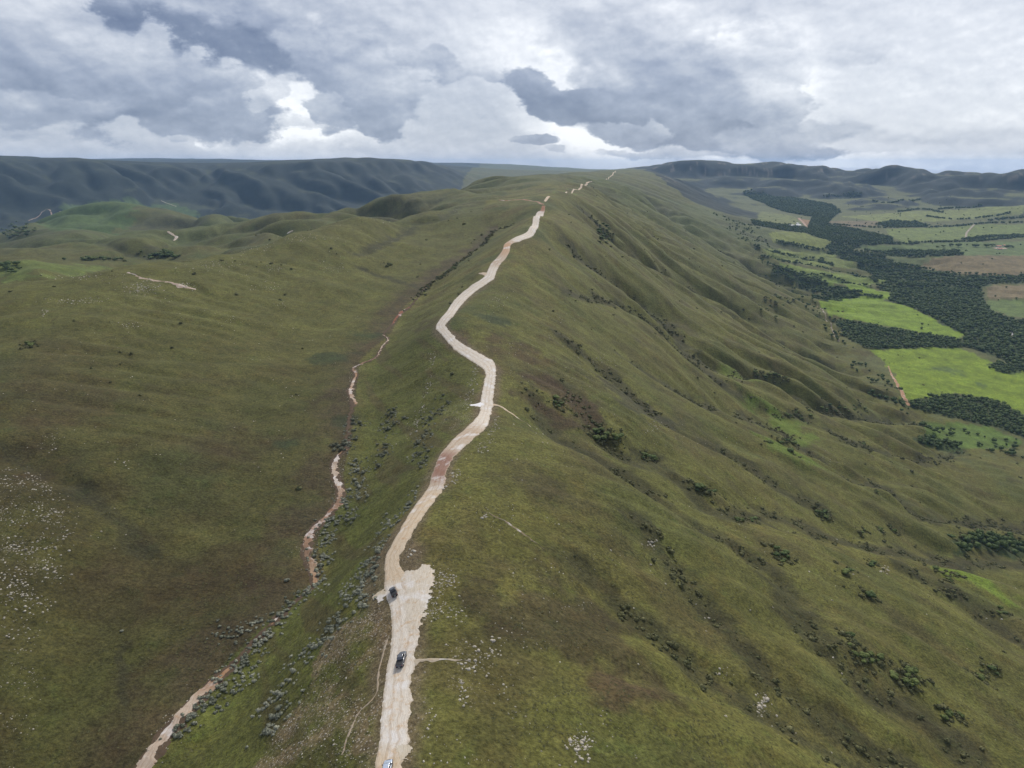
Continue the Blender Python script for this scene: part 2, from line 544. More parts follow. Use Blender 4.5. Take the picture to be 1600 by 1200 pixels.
hr, fl_ = hill_relief(GB.X, GB.Y)
gxB = np.gradient(HB, axis=1) / GB.st
gyB = np.gradient(HB, axis=0) / GB.st
stp = blur(sstep(.07, .22, np.hypot(gxB, gyB)), 2)
escm = sstep(-300, -900, GB.X) * sstep(3300, 3900, GB.Y) + sstep(900, 1500, GB.X) * sstep(4000, 4500, GB.Y)
HB = HB + hr - fl_ * stp * np.clip(escm, 0, 1) * sstep(11000, 8000, GB.Y)
HB = HB + sstep(1500, 3000, GB.X) * sstep(4000, 4600, GB.Y) * sstep(9000, 7500, GB.Y) * fbm(GB.X, GB.Y, 380, 5, .62, 640) * 44
HB0 = HB.copy()
HB, FB = erode(GB, HB, 26000, 55, 7, ero=0.30, dep=0.08, cap=5.0, seed=3)
GA = Grid(-1300, 20, 3.5, 880, 860)
HA = upsample_base(GA, 3)
HA = HA + hill_relief(GA.X, GA.Y)[0]


def cast(pts, hfun):
    """where the sight line through a picture point meets the ground"""
    pts = np.asarray(pts, float)
    r, f, u = px_dir(pts[:, 0], pts[:, 1])
    u = np.minimum(u, -1e-4) if False else u
    s = np.exp(np.linspace(math.log(60), math.log(9000), 420))
    X = r[:, None] * s
    Y = f[:, None] * s
    Z = u[:, None] * s
    h = hfun(X, Y)
    below = Z < h
    k = np.where(below.any(1), below.argmax(1), len(s) - 1)
    k = np.maximum(k, 1)
    i = np.arange(len(pts))
    a, b = (Z - h)[i, k - 1], (h - Z)[i, k]
    t = np.clip(a / (a + b + 1e-9), 0, 1)
    sv = s[k - 1] + (s[k] - s[k - 1]) * t
    return np.c_[r * sv, f * sv]


def poly_dist(X, Y, P, want_t=False):
    """distance to a polyline (and the fraction along it)"""
    best = np.full(np.shape(X), 1e9)
    tt = np.zeros(np.shape(X))
    L = np.r_[0, np.cumsum(np.hypot(*np.diff(P, axis=0).T))]
    for k in range(len(P) - 1):
        ax, ay = P[k]
        bx, by = P[k + 1]
        vx, vy = bx - ax, by - ay
        l2 = vx * vx + vy * vy + 1e-9
        t = np.clip(((X - ax) * vx + (Y - ay) * vy) / l2, 0, 1)
        d = np.hypot(X - ax - t * vx, Y - ay - t * vy)
        m = d < best
        best = np.where(m, d, best)
        if want_t:
            tt = np.where(m, (L[k] + t * (L[k + 1] - L[k])) / L[-1], tt)
    return (best, tt) if want_t else best


def poly_dist_local(X, Y, P, reach, want_t=False):
    """the same, worked out only near the polyline"""
    x0, y0 = P.min(0) - reach
    x1, y1 = P.max(0) + reach
    m = (X > x0) & (X < x1) & (Y > y0) & (Y < y1)
    D = np.full(X.shape, 1e9)
    T = np.zeros(X.shape)
    if m.any():
        if want_t:
            D[m], T[m] = poly_dist(X[m], Y[m], P, True)
        else:
            D[m] = poly_dist(X[m], Y[m], P)
    return (D, T) if want_t else D


def inside(X, Y, P):
    r = np.zeros(np.shape(X), bool)
    n = len(P)
    j = n - 1
    for i in range(n):
        xi, yi = P[i]
        xj, yj = P[j]
        c = ((yi > Y) != (yj > Y)) & (X < (xj - xi) * (Y - yi) / (yj - yi + 1e-12) + xi)
        r ^= c
        j = i
    return r


def smooth_line(P, step):
    P = np.asarray(P, float)
    n = len(P)
    Q = np.vstack([2 * P[0] - P[1], P, 2 * P[-1] - P[-2]])
    out = []
    for i in range(n - 1):
        p0, p1, p2, p3 = Q[i:i + 4]
        m = max(2, int(np.hypot(*(p2 - p1)[:2]) / step))
        t = np.linspace(0, 1, m, endpoint=False)[:, None]
        out.append(0.5 * ((2 * p1) + (-p0 + p2) * t + (2 * p0 - 5 * p1 + 4 * p2 - p3) * t ** 2 + (-p0 + 3 * p1 - 3 * p2 + p3) * t ** 3))
    out.append(P[-1:])
    return np.vstack(out)


def hA0(X, Y):
    return GA.sample(HA, X, Y)


# ravines of the right slope, as the photograph shows them
RAV = [
    ([(830, 596), (868, 646), (917, 669), (976, 704), (1008, 724), (1049, 748), (1095, 783), (1150, 812), (1206, 855), (1251, 900), (1277, 965), (1322, 1001), (1375, 1042),
      (1435, 1076), (1487, 1117), (1547, 1170), (1640, 1240)], 10, 22),
    ([(885, 592), (946, 657), (990, 680), (1031, 690), (1086, 733), (1121, 762), (1165, 772), (1202, 782), (1262, 800), (1311, 815), (1394, 838), (1457, 849), (1600, 862), (1700, 880)], 12, 26),
    ([(890, 380), (910, 400), (970, 437), (1041, 490), (1086, 536), (1142, 568), (1202, 581), (1240, 607), (1270, 620), (1322, 628), (1367, 638), (1431, 650)], 16, 34),
    ([(985, 560), (1075, 612), (1110, 628), (1180, 640), (1225, 660), (1255, 679), (1285, 705), (1337, 731), (1379, 746), (1440, 785), (1520, 805), (1620, 815)], 12, 28),
    ([(910, 322), (937, 345), (955, 362), (975, 383), (1020, 405), (1080, 440), (1150, 480), (1230, 530), (1300, 570)], 22, 42),
    ([(1012, 304), (1027, 314), (1057, 337), (1090, 355), (1140, 385), (1200, 420), (1260, 455)], 34, 60),
    ([(880, 450), (975, 470), (1020, 490), (1070, 530), (1140, 590), (1200, 618), (1260, 640)], 9, 26),
    ([(905, 870), (945, 892), (985, 925), (1035, 965), (1094, 1013), (1150, 1045), (1230, 1090), (1330, 1140), (1450, 1205), (1540, 1260)], 5, 15),
    ([(1005, 800), (1060, 860), (1110, 920), (1150, 965), (1199, 1012), (1244, 1042), (1300, 1087), (1352, 1110), (1412, 1144), (1500, 1200)], 6, 18),
    ([(880, 520), (940, 560), (1000, 610), (1040, 640), (1090, 670), (1150, 700), (1225, 745), (1290, 770)], 9, 24),
    ([(1420, 870), (1480, 905), (1540, 950), (1620, 1010)], 6, 22),
    ([(1500, 700), (1440, 720), (1350, 690), (1300, 665)], 4, 20),
    ([(120, 366), (170, 374), (190, 382), (215, 392), (235, 398)], 12, 26),
    ([(240, 385), (300, 368), (350, 354), (420, 342), (480, 331)], 16, 38),
    ([(130, 352), (200, 350), (300, 340), (400, 323), (500, 312)], 24, 46),
    ([(520, 320), (560, 327), (600, 328), (640, 318), (690, 306)], 8, 30),
    ([(60, 372), (150, 362), (240, 348)], 20, 40),
    ([(720, 322), (690, 335), (650, 345), (600, 372), (560, 390)], 6, 22),
    ([(565, 415), (603, 431), (625, 446), (666, 452)], 4, 14),
    ([(112, 750), (183, 800), (229, 862)], 3, 12),
    ([(204, 1016), (187, 1037), (198, 1072), (192, 1101), (204, 1127), (198, 1156)], 0.7, 2.5),
    ([(0, 690), (30, 712), (60, 728)], 4, 12),
]
ravW = []
right = sstep(10, 90, GA.X - 0.03 * GA.Y) * sstep(-372, -335, HA)
q = GA.Y + 0.42 * GA.X + fbm(GA.X, GA.Y, 260, 3, 0.5, 40) * 42
sp1 = 1 - np.abs(perlin(q / 135, GA.X / 520, 21)) * 2.2
sp2 = 1 - np.abs(perlin(q / 42, GA.X / 190, 22)) * 2.2
grow = sstep(20, 260, GA.X - 0.03 * GA.Y)
sp3 = 1 - np.abs(perlin(q / 20, GA.X / 90, 26)) * 2.2
HA = HA - right * grow * np.maximum(sp3, 0) * 3.4
HA = HA - right * grow * (np.maximum(sp1, 0) ** 1.3 * 18 + np.maximum(sp2, 0) ** 1.2 * 13) * (0.42 + 0.62 * sstep(350, 1100, GA.Y))
left = 1 - sstep(-60, 10, GA.X)
HA = HA + left * fbm(GA.X, GA.Y, 210, 4, 0.5, 50) * (4 + 7 * sstep(400, 1100, GA.Y)) * sstep(15, 90, poly_dist_local(GA.X, GA.Y, CP[len(RIDGE) + 3:len(RIDGE) + 3 + len(GULLY), :2], 120))
for pts, dep, wid in RAV:
    W = cast(pts, hA0)
    ravW.append(W)
for (pts, dep, wid), W in zip(RAV, ravW):
    d, t = poly_dist_local(GA.X + fbm(GA.X, GA.Y, 40, 2, 0.5, 60) * wid * .3, GA.Y, W, wid * 4, True)
    HA = HA - dep * np.minimum(1, t * 6 + .15) * np.exp(-np.minimum(d, 1e3) / wid) * 1.55
HA1 = HA.copy()
HA, FA = erode(GA, HA, 42000, 60, 9, ero=0.22, dep=0.06, cap=3.5, seed=7, lim=0.012)
# the road follows a smooth bench along the crest
ROADC = smooth_line(np.array([px_at_z(*r_) for r_ in RIDGE]), 6.0)
dR = poly_dist_local(GA.X, GA.Y, ROADC, 60)
keep = sstep(34, 8, dR)
HA = HA * (1 - keep) + blur(HA1, 3) * keep
DRG = np.minimum(dR, 60.0)


def height(X, Y):
    hb = GB.sample(HB, X, Y)
    e = np.minimum(np.minimum(X - GA.xs[0], GA.xs[-1] - X), np.minimum(GA.ys[-1] - Y, (Y - GA.ys[0]) * 6))
    m = sstep(12, 260, e)
    ha = GA.sample(HA, X, Y)
    h = hb * (1 - m) + ha * m
    far_ = np.hypot(X, Y)
    g = sstep(15000, 17500, far_)
    dr = GA.sample(DRG, X, Y)
    det = fbm(X, Y, 9.0, 3, 0.5, 70) * 0.35 * sstep(1500, 300, far_) + fbm(X, Y, 45.0, 3, 0.5, 75) * 0.9 * sstep(4000, 900, far_)
    return h * (1 - g) - 560 * g + det * sstep(7, 15, dr)


FA_ = np.log1p(blur(FA, 1))
FB_ = np.log1p(blur(FB, 1))


def flowmap(X, Y):
    return GA.sample(FA_, X, Y)


# ================================================================== ground sheet
NAZ, NR = 1080, 800
az = np.radians(np.linspace(-60, 60, NAZ))
rr = np.r_[np.exp(np.linspace(math.log(40), math.log(16500), NR - 6)), [17500, 18500, 19500, 20800, 22200, 24000]]
AZ, RR = np.meshgrid(az, rr)
VX, VY = RR * np.sin(AZ), RR * np.cos(AZ)
VZ = height(VX, VY)


def grid_mesh(name, VX, VY, VZ, facemask=None):
    ny, nx = VX.shape
    co = np.stack([VX, VY, VZ], -1).reshape(-1, 3).astype(np.float32)
    i = (np.arange(ny - 1)[:, None] * nx + np.arange(nx - 1)[None]).ravel()
    if facemask is not None:
        i = i[facemask.ravel()]
    # rows run outwards: this winding faces up
    f = np.stack([i, i + 1, i + nx + 1, i + nx], -1)[:, ::-1].astype(np.int32)
    used, inv = np.unique(f, return_inverse=True)
    f = inv.reshape(f.shape).astype(np.int32)
    me = bpy.data.meshes.new(name)
    me.vertices.add(len(used))
    me.vertices.foreach_set('co', co[used].ravel())
    me.loops.add(f.size)
    me.polygons.add(len(f))
    me.polygons.foreach_set('loop_start', np.arange(0, f.size, 4, dtype=np.int32))
    me.polygons.foreach_set('loop_total', np.full(len(f), 4, np.int32))
    me.loops.foreach_set('vertex_index', f.ravel())
    me.update()
    me.shade_smooth()
    return me, used


def H(X, Y):
    X, Y = np.asarray(X, float), np.asarray(Y, float)
    return height(X, Y)


GCAST = {}


def W(pts):
    return cast(pts, height)


# ------------------------------------------------------------------ what grows where (ground colours; escarpments hold painted cloud shade)
def lin(r, g, b):
    return np.array([r, g, b], float)


def blend(C, col, m):
    C += (np.asarray(col) - C) * np.clip(m, 0, 1)[..., None]


n60 = fbm(VX, VY, 60, 4, 0.55, 100)
n200 = fbm(VX, VY, 230, 4, 0.5, 110)
n25 = fbm(VX, VY, 22, 4, 0.6, 120)
n900 = fbm(VX, VY, 1100, 4, 0.5, 130)
GX = np.gradient(VZ, axis=1) / np.maximum(np.hypot(np.gradient(VX, axis=1), np.gradient(VY, axis=1)), .01)
C = np.zeros(VX.shape + (3,))
C[:] = lin(.068, .071, .026)
blend(C, lin(.100, .100, .034), sstep(-.25, .55, n200 + .3 * n60) * .75)
blend(C, lin(.058, .043, .025), sstep(.05, .6, n60 + .4 * n200 + .2 * n25) * .45)
blend(C, lin(.043, .056, .022), sstep(.1, .7, fbm(VX, VY, 75, 4, .55, 140)) * .7)
# left hillside: darker and browner grass
ridgeX = np.interp(VY, ROADC[:, 1], ROADC[:, 0])
gul = np.array([px_at_z(*g_) for g_ in GULLY])
gulX = np.interp(VY, gul[:, 1], gul[:, 0])
lefthill = sstep(6, -25, VX - gulX) * sstep(1500, 900, VY)
blend(C, lin(.040, .036, .017), lefthill * (.40 + .5 * sstep(-.6, .5, n60 + n200 * .6)))
blend(C, lin(.050, .054, .019), lefthill * sstep(0.0, .7, fbm(VX, VY, 90, 4, .5, 150)) * .75)
blend(C, lin(.044, .033, .020), lefthill * sstep(.0, .6, fbm(VX, VY, 70, 3, .5, 160)) * sstep(700, 250, VY) * .55)
blend(C, lin(.082, .086, .028), lefthill * sstep(340, 650, VY) * .7)
# brown rush beside the stream, bright green grass on the flank between stream and road
dg = poly_dist_local(VX, VY, gul, 60)
blend(C, lin(.046, .034, .026), sstep(26, 4, dg + n25 * 10) * (VX < gulX + 4) * .7)
flank = sstep(4, 14, VX - gulX) * sstep(-3, -14, VX - ridgeX) * sstep(760, 560, VY)
blend(C, lin(.064, .072, .023), flank * .8)
blend(C, lin(.078, .090, .026), flank * sstep(.0, .5, n25 + .5 * n60) * sstep(420, 250, VY) * .6)
blend(C, lin(.056, .046, .026), flank * sstep(.15, .5, fbm(VX * 1.0 + VY * .45, VY * .18, 14, 3, .5, 170)) * .6)
blend(C, lin(.034, .034, .018), lefthill * sstep(4.0, 5.6, flowmap(VX, VY) + n25) * .5)
# right slope
rs = sstep(8, 30, VX - ridgeX) * (VZ > -372)
blend(C, lin(.084, .088, .028), rs * .45)
blend(C, lin(.050, .042, .026), rs * sstep(.1, .6, fbm(VX, VY, 48, 4, .6, 180)) * .42)
fl = flowmap(VX, VY) * (VY < 3000) * (VX < 1700)
blend(C, lin(.038, .036, .020), rs * sstep(3.6, 5.4, fl + n25 * .7) * .7)
for (pts, dep, wid), Wl in zip(RAV, ravW):
    d = poly_dist_local(VX, VY, Wl, wid * 3)
    blend(C, lin(.034, .034, .020), sstep(wid * .62, wid * .12, d + n25 * wid * .35) * .75)
# far country gets duller and greyer scrub, escarpment campo is painted darker and bluer, as under cloud shadow and haze
farm = np.maximum(sstep(1500, 2600, VY), sstep(1000, 1500, VY) * (VX < -50))
blend(C, lin(.060, .076, .034), farm * (.25 + sstep(-.3, .4, n900) * .5))
blend(C, lin(.050, .052, .034), farm * sstep(0, .5, n200) * .5)
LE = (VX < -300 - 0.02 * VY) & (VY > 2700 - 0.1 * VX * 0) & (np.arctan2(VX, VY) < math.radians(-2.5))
slope = np.zeros(VX.shape)
gy = np.gradient(VZ, axis=0) / np.maximum(np.gradient(RR, axis=0), .1)
slope = np.hypot(gy, GX)
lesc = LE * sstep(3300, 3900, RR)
blend(C, lin(.013, .020, .022), lesc * .94)  # left escarpment: cloud shade and blue haze put into the colour
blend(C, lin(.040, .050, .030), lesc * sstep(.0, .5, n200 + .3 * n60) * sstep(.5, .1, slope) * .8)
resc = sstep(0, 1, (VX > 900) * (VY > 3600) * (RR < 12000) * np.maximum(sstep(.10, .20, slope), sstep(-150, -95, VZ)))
blend(C, lin(.014, .021, .023), resc * .94)  # right escarpment: the same painted cloud shade
blend(C, lin(.055, .075, .038), (VX > 900) * (VY > 4300) * sstep(.16, .05, slope) * .5)
blend(C, lin(.13, .12, .12), resc * sstep(.45, .7, fbm(VX, VY, 90, 3, .6, 190)) * sstep(-140, -60, VZ) * .7)
# valley floor
vf = sstep(8, -8, VZ - (-366 + np.clip(VY - 1400, 0, 4000) * .036)) * (VX > 560)
blend(C, lin(.075, .085, .042), (VX > 560) * sstep(.14, .06, slope) * (VY > 700) * .7)

FOREST = [
    [(1160, 300), (1240, 310), (1300, 321), (1313, 331), (1300, 341), (1270, 339), (1225, 331), (1195, 318)],
    [(1270, 338), (1300, 342), (1290, 352), (1335, 358), (1390, 370), (1396, 381), (1345, 384), (1330, 392), (1375, 399), (1400, 412), (1440, 421), (1472, 427), (1500, 430), (1660, 431),
     (1660, 439), (1545, 443), (1530, 455), (1538, 472), (1548, 488), (1580, 500), (1660, 505), (1660, 590), (1600, 578), (1575, 565), (1530, 547), (1502, 541), (1508, 523), (1444, 490), (1402, 474), (1388, 470),
     (1394, 458), (1370, 447), (1387, 440), (1340, 418), (1312, 400), (1290, 388), (1300, 378), (1240, 362), (1178, 352), (1170, 343), (1225, 350), (1262, 357)],
    [(1300, 496), (1330, 503), (1400, 514), (1500, 532), (1502, 543), (1440, 543), (1350, 544), (1322, 528)],
    [(1418, 634), (1436, 622), (1470, 619), (1500, 617), (1560, 629), (1680, 690), (1680, 715), (1600, 683), (1560, 668), (1500, 655), (1445, 643)],
    [(1345, 391), (1400, 390), (1495, 392), (1506, 399), (1440, 401), (1390, 400)],
    [(1368, 351), (1390, 345), (1430, 347), (1452, 353), (1430, 355), (1385, 355)],
    [(1430, 686), (1450, 682), (1490, 692), (1500, 701), (1470, 702), (1440, 696)],
    [(1268, 466), (1285, 461), (1313, 463), (1317, 470), (1290, 472)],
    [(1545, 576), (1560, 566), (1590, 570), (1600, 580), (1575, 584)],
    [(1486, 848), (1520, 838), (1560, 842), (1620, 860), (1620, 872), (1550, 860), (1495, 858)],
    [(1210, 420), (1250, 428), (1300, 447), (1345, 457), (1330, 468), (1290, 458), (1240, 440), (1205, 428)],
]
HEDGES = [  # (picture points, half width m, spacing m)
    ([(1180, 385), (1215, 396), (1260, 405), (1300, 414)], 12, 11), ([(1215, 378), (1250, 384), (1290, 392), (1320, 402)], 16, 11), ([(1190, 402), (1240, 410), (1290, 420), (1370, 440)], 9, 9),
    ([(1195, 412), (1230, 423), (1290, 431), (1360, 448)], 8, 9), ([(1230, 436), (1270, 440), (1310, 452), (1380, 466)], 10, 9), ([(1400, 381), (1440, 379), (1520, 377), (1600, 370), (1680, 366)], 12, 12),
    ([(1506, 374), (1560, 369), (1620, 367)], 20, 12), ([(1370, 350), (1450, 355), (1540, 349), (1600, 347)], 9, 12), ([(1290, 350), (1380, 356), (1450, 352)], 9, 12), ([(1405, 331), (1440, 327), (1473, 332)], 14, 14),
    ([(1465, 327), (1500, 325), (1530, 320)], 14, 14), ([(1290, 306), (1340, 302), (1330, 308)], 18, 15), ([(1446, 338), (1500, 343), (1580, 333)], 8, 14), ([(1415, 636), (1400, 625), (1360, 615)], 5, 8),
    ([(1440, 310), (1400, 316), (1360, 314)], 14, 15),
    ([(1545, 345), (1600, 339), (1660, 336)], 12, 13), ([(1520, 432), (1580, 436), (1660, 436)], 10, 9),
]

FIELDS = [
    ([(1283, 478), (1300, 452), (1342, 445), (1392, 458), (1384, 470), (1400, 474), (1442, 490), (1505, 522), (1500, 531), (1400, 512), (1330, 501), (1292, 490)], (.125, .195, .022)),
    ([(1355, 546), (1440, 543), (1500, 543), (1520, 553), (1560, 568), (1660, 590), (1680, 690), (1560, 628), (1500, 616), (1440, 620), (1420, 630), (1404, 602), (1385, 565)], (.125, .185, .020)),
    ([(1203, 366), (1240, 362), (1290, 372), (1300, 380), (1280, 388), (1210, 379)], (.125, .150, .045)),
    ([(1185, 386), (1220, 389), (1300, 398), (1337, 418), (1290, 420), (1215, 407)], (.110, .140, .045)),
    ([(1215, 411), (1300, 424), (1387, 437), (1380, 443), (1230, 421)], (.115, .160, .040)),
    ([(1238, 425), (1300, 433), (1365, 446), (1345, 450), (1290, 444), (1245, 432)], (.110, .165, .035)),
    ([(1385, 358), (1520, 351), (1660, 349), (1660, 369), (1520, 374), (1410, 379), (1390, 370)], (.105, .140, .045)),
    ([(1340, 386), (1400, 383), (1520, 378), (1660, 376), (1660, 401), (1500, 403), (1380, 398)], (.080, .115, .045)),
    ([(1445, 404), (1660, 401), (1660, 430), (1500, 429), (1470, 424), (1392, 412)], (.125, .100, .062)),
    ([(1392, 402), (1460, 403), (1440, 414), (1400, 412)], (.085, .110, .050)),
    ([(1545, 446), (1660, 440), (1660, 466), (1545, 468)], (.130, .105, .070)),
    ([(1540, 470), (1660, 468), (1660, 500), (1580, 495), (1545, 482)], (.085, .125, .045)),
    ([(1310, 338), (1420, 330), (1600, 320), (1600, 334), (1480, 345), (1370, 347)], (.125, .150, .055)),
    ([(1290, 345), (1370, 345), (1375, 352), (1340, 356), (1300, 350)], (.12, .10, .07)),
    ([(1247, 341), (1262, 344), (1290, 350), (1283, 357), (1262, 355)], (.20, .125, .085)),
    ([(1190, 330), (1240, 338), (1252, 348), (1230, 354), (1180, 345)], (.11, .13, .055)),
    ([(1440, 660), (1540, 665), (1600, 690), (1560, 705), (1450, 700)], (.070, .115, .028)),
    ([(0, 412), (110, 413), (230, 410), (150, 420), (60, 437), (0, 440)], (.085, .112, .034)),
    ([(60, 345), (100, 318), (180, 313), (270, 318), (310, 330), (200, 345), (90, 362)], (.055, .088, .033)),
    ([(860, 300), (900, 292), (895, 298), (870, 303)], (.10, .14, .035)),
]
FLOOR_LATER = True
wobx = fbm(VX, VY, 60, 3, .5, 200)
woby = fbm(VX, VY, 60, 3, .5, 210)
FIELDS = [(p, tuple(v * .93 for v in c)) for p, c in FIELDS]
for pts, col in FIELDS:
    P = W(pts)
    x0, y0 = P.min(0) - 60
    x1, y1 = P.max(0) + 60
    m = (VX > x0) & (VX < x1) & (VY > y0) & (VY < y1)
    if not m.any():
        continue
    k = 10 if pts[0][0] > 1000 else 40
    ins = inside(VX[m] + wobx[m] * k, VY[m] + woby[m] * k, P)
    cc = C[m]
    tgt = np.array(col)[None] * (1 + .16 * n60[m] + .14 * n25[m])[:, None]
    C[m] = np.where(ins[:, None], cc * .12 + tgt * .88, cc)


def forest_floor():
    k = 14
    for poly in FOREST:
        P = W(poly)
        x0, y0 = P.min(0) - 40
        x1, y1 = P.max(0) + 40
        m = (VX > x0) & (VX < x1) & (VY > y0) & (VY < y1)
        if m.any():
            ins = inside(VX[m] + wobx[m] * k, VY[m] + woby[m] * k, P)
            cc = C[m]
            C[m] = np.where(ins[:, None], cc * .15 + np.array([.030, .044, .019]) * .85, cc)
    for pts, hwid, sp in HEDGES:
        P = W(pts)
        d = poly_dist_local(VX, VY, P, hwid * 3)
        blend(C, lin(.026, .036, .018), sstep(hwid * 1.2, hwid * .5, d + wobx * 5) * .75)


def spot(px, py, rad, col, amt=.8, stretch=1.0):
    p = W([(px, py)])[0]
    d = np.hypot((VX - p[0]) / stretch, VY - p[1])
    blend(C, lin(*col), sstep(rad, rad * .35, d + (n25 + n60) * rad * .6) * amt)


for a in [(1225, 665, 42, (.085, .125, .024)), (1235, 705, 30, (.080, .120, .024)), (1520, 905, 26, (.10, .155, .022)), (1470, 890, 16, (.095, .14, .022)), (1150, 585, 30, (.09, .12, .025)),
          (1480, 580, 36, (.050, .075, .032)), (1530, 600, 14, (.055, .085, .035)), (45, 742, 20, (.045, .034, .02)), (840, 960, 30, (.048, .04, .024)), (945, 1075, 10, (.062, .045, .03)),
          (820, 560, 40, (.060, .045, .027)), (880, 620, 30, (.055, .040, .027)), (1000, 640, 40, (.045, .045, .03)), (770, 500, 16, (.035, .046, .026)), (850, 760, 20, (.055, .05, .026)),
          (450, 690, 12, (.030, .045, .025)), (520, 560, 18, (.032, .044, .022)), (540, 660, 11, (.028, .036, .02)), (575, 525, 16, (.033, .046, .022))]:
    spot(*a[:4])
forest_floor()
# stony ground: pale mineral soil showing between the grass
STONY = [([(604, 945), (575, 950), (545, 975), (515, 1015), (480, 1070), (450, 1110), (420, 1160), (395, 1215), (590, 1215), (598, 1100), (607, 1030)], .62),
         ([(648, 985), (690, 960), (700, 900), (690, 880), (672, 925), (655, 980)], .55), ([(640, 1200), (646, 1100), (655, 1045), (690, 1040), (680, 1100), (668, 1215)], .35),
         ([(705, 1000), (780, 990), (790, 1030), (760, 1110), (715, 1110)], .35), ([(600, 870), (560, 940), (580, 960), (610, 930)], .3),
         ([(0, 740), (40, 760), (75, 850), (60, 960), (20, 1010), (0, 1020)], .35), ([(690, 640), (750, 610), (745, 660), (700, 690)], .45), ([(700, 700), (730, 690), (720, 745), (695, 770)], .4),
         ([(190, 430), (260, 440), (250, 475), (195, 465)], .35)]
ROCKY = np.zeros(VX.shape)
blend(C, lin(.115, .092, .062), inside(VX + n25 * 6, VY + n60 * 6, W(STONY[0][0])) * sstep(-.5, .4, n25 + .4 * fbm(VX, VY, 6, 3, .6, 145)) * .85)
for pts, amt in STONY:
    P = W(pts)
    x0, y0 = P.min(0) - 12
    x1, y1 = P.max(0) + 12
    m = (VX > x0) & (VX < x1) & (VY > y0) & (VY < y1)
    if m.any():
        ins = inside(VX[m] + n25[m] * 5, VY[m] + n60[m] * 6, P)
        ROCKY[m] = np.maximum(ROCKY[m], ins * amt * sstep(-.7, .2, n25[m]))
dR = poly_dist_local(VX, VY, ROADC, 40)
hw = np.interp(VY, [100, 160, 175, 200, 215, 400, 900], [3.3, 4.2, 6.0, 6.5, 3.4, 3.4, 4.5])
verge = sstep(5.5, .5, dR - hw + n25 * 2.2) * sstep(900, 500, VY)
blend(C, lin(.100, .078, .062), verge * .75)
ROCKY = np.maximum(ROCKY, verge * .35)
ROCKY = blur(ROCKY, 1)
C *= np.array([1.10, 1.04, .83])
C *= (1 + .10 * n25 + .05 * perlin(VX / 5, VY / 5, 9))[..., None]
C = np.clip(C, .008, 1)


def mat(name):
    m = bpy.data.materials.new(name)
    m.use_nodes = True
    N = NT(m.node_tree)
    out = N.add('ShaderNodeOutputMaterial')
    bs = N.add('ShaderNodeBsdfPrincipled')
    N.link(bs.outputs[0], out.inputs[0])
    bs.inputs['Roughness'].default_value = 0.95
    bs.inputs['Specular IOR Level'].default_value = 0.12
    return m, N, bs


def simple(name, col, rough=0.6, metal=0.0, spec=0.4, coat=0.0, var=0.0, scale=6.0):
    m, N, bs = mat(name)
    if var:
        tc = N.add('ShaderNodeTexCoord')
        n = N.noise(tc.outputs['Object'], scale, 4, .6)
        c = N.mix(n, [v * (1 - var) for v in col], [v * (1 + var) for v in col])
        N.link(c, bs.inputs['Base Color'])
    else:
        bs.inputs['Base Color'].default_value = (*col, 1)
    bs.inputs['Roughness'].default_value = rough
    bs.inputs['Metallic'].default_value = metal
    bs.inputs['Specular IOR Level'].default_value = spec
    bs.inputs['Coat Weight'].default_value = coat
    return m


def ground_material():
    m, N, bs = mat('grassland')
    at = N.add('ShaderNodeAttribute', attribute_name='tint')
    rk = N.add('ShaderNodeAttribute', attribute_name='stones')
    geo = N.add('ShaderNodeNewGeometry')
    P = geo.outputs['Position']
    a = N.noise(P, .85, 6, .72)
    b = N.noise(P, 0.22, 5, .66)
    c = N.noise(P, 0.035, 6, .6)
    k = N.math('MULTIPLY', N.ramp(a, .28, .72, .30, 1.70, False), N.ramp(b, .3, .7, .76, 1.24, False))
    k = N.math('MULTIPLY', k, N.ramp(c, .3, .7, .82, 1.18, False))
    col = N.mix(1.0, at.outputs['Color'], N.mix(0.0, k, k), 'MULTIPLY')
    hue = N.noise(P, 0.085, 4, .6)
    col = N.mix(N.ramp(hue, .5, .75, 0, .45), col, N.mix(1.0, col, (1.12, .92, .86), 'MULTIPLY'))
    col = N.mix(N.ramp(N.noise(P, 0.13, 4, .6), .52, .75, 0, .5), col, N.mix(1.0, col, (.78, 1.02, .85), 'MULTIPLY'))
    # small pale stones and dry tussocks
    vor = N.voro(P, 1.25, 'F1')
    sel = N.noise(P, 0.35, 4, .7)
    thr = N.math('ADD', N.math('MULTIPLY', rk.outputs['Fac'], 0.95), N.math('MULTIPLY', N.math('SUBTRACT', sel, .5), 0.9))
    stone = N.math('MULTIPLY', N.ramp(vor, .36, .18), N.ramp(thr, .22, .5), clamp=True)
    col = N.mix(N.math('MULTIPLY', stone, N.math('GREATER_THAN', rk.outputs['Fac'], .02)), col, (.27, .235, .185))
    N.link(col, bs.inputs['Base Color'])
    bp = N.add('ShaderNodeBump')
    bp.inputs['Strength'].default_value = 0.75
    bp.inputs['Distance'].default_value = 0.7
    hgt = N.math('ADD', a, N.math('MULTIPLY', b, 1.5))
    N.link(hgt, bp.inputs['Height'])
    N.link(bp.outputs[0], bs.inputs['Normal'])
    return m


M_GROUND = ground_material()


def attr_color(me, name, cols):
    a = me.color_attributes.new(name, 'FLOAT_COLOR', 'POINT')
    c = np.ones((len(cols), 4), np.float32)
    c[:, :3] = cols
    a.data.foreach_set('color', c.ravel())


def attr_float(me, name, v):
    a = me.attributes.new(name, 'FLOAT', 'POINT')
    a.data.foreach_set('value', np.asarray(v, np.float32))


def link(o):
    SC.collection.objects.link(o)
    return o


def tag(o, label=None, cat=None, group=None, kind=None):
    if label:
        o['label'] = label
    if cat:
        o['category'] = cat
    if group:
        o['group'] = group
    if kind:
        o['kind'] = kind
    return o


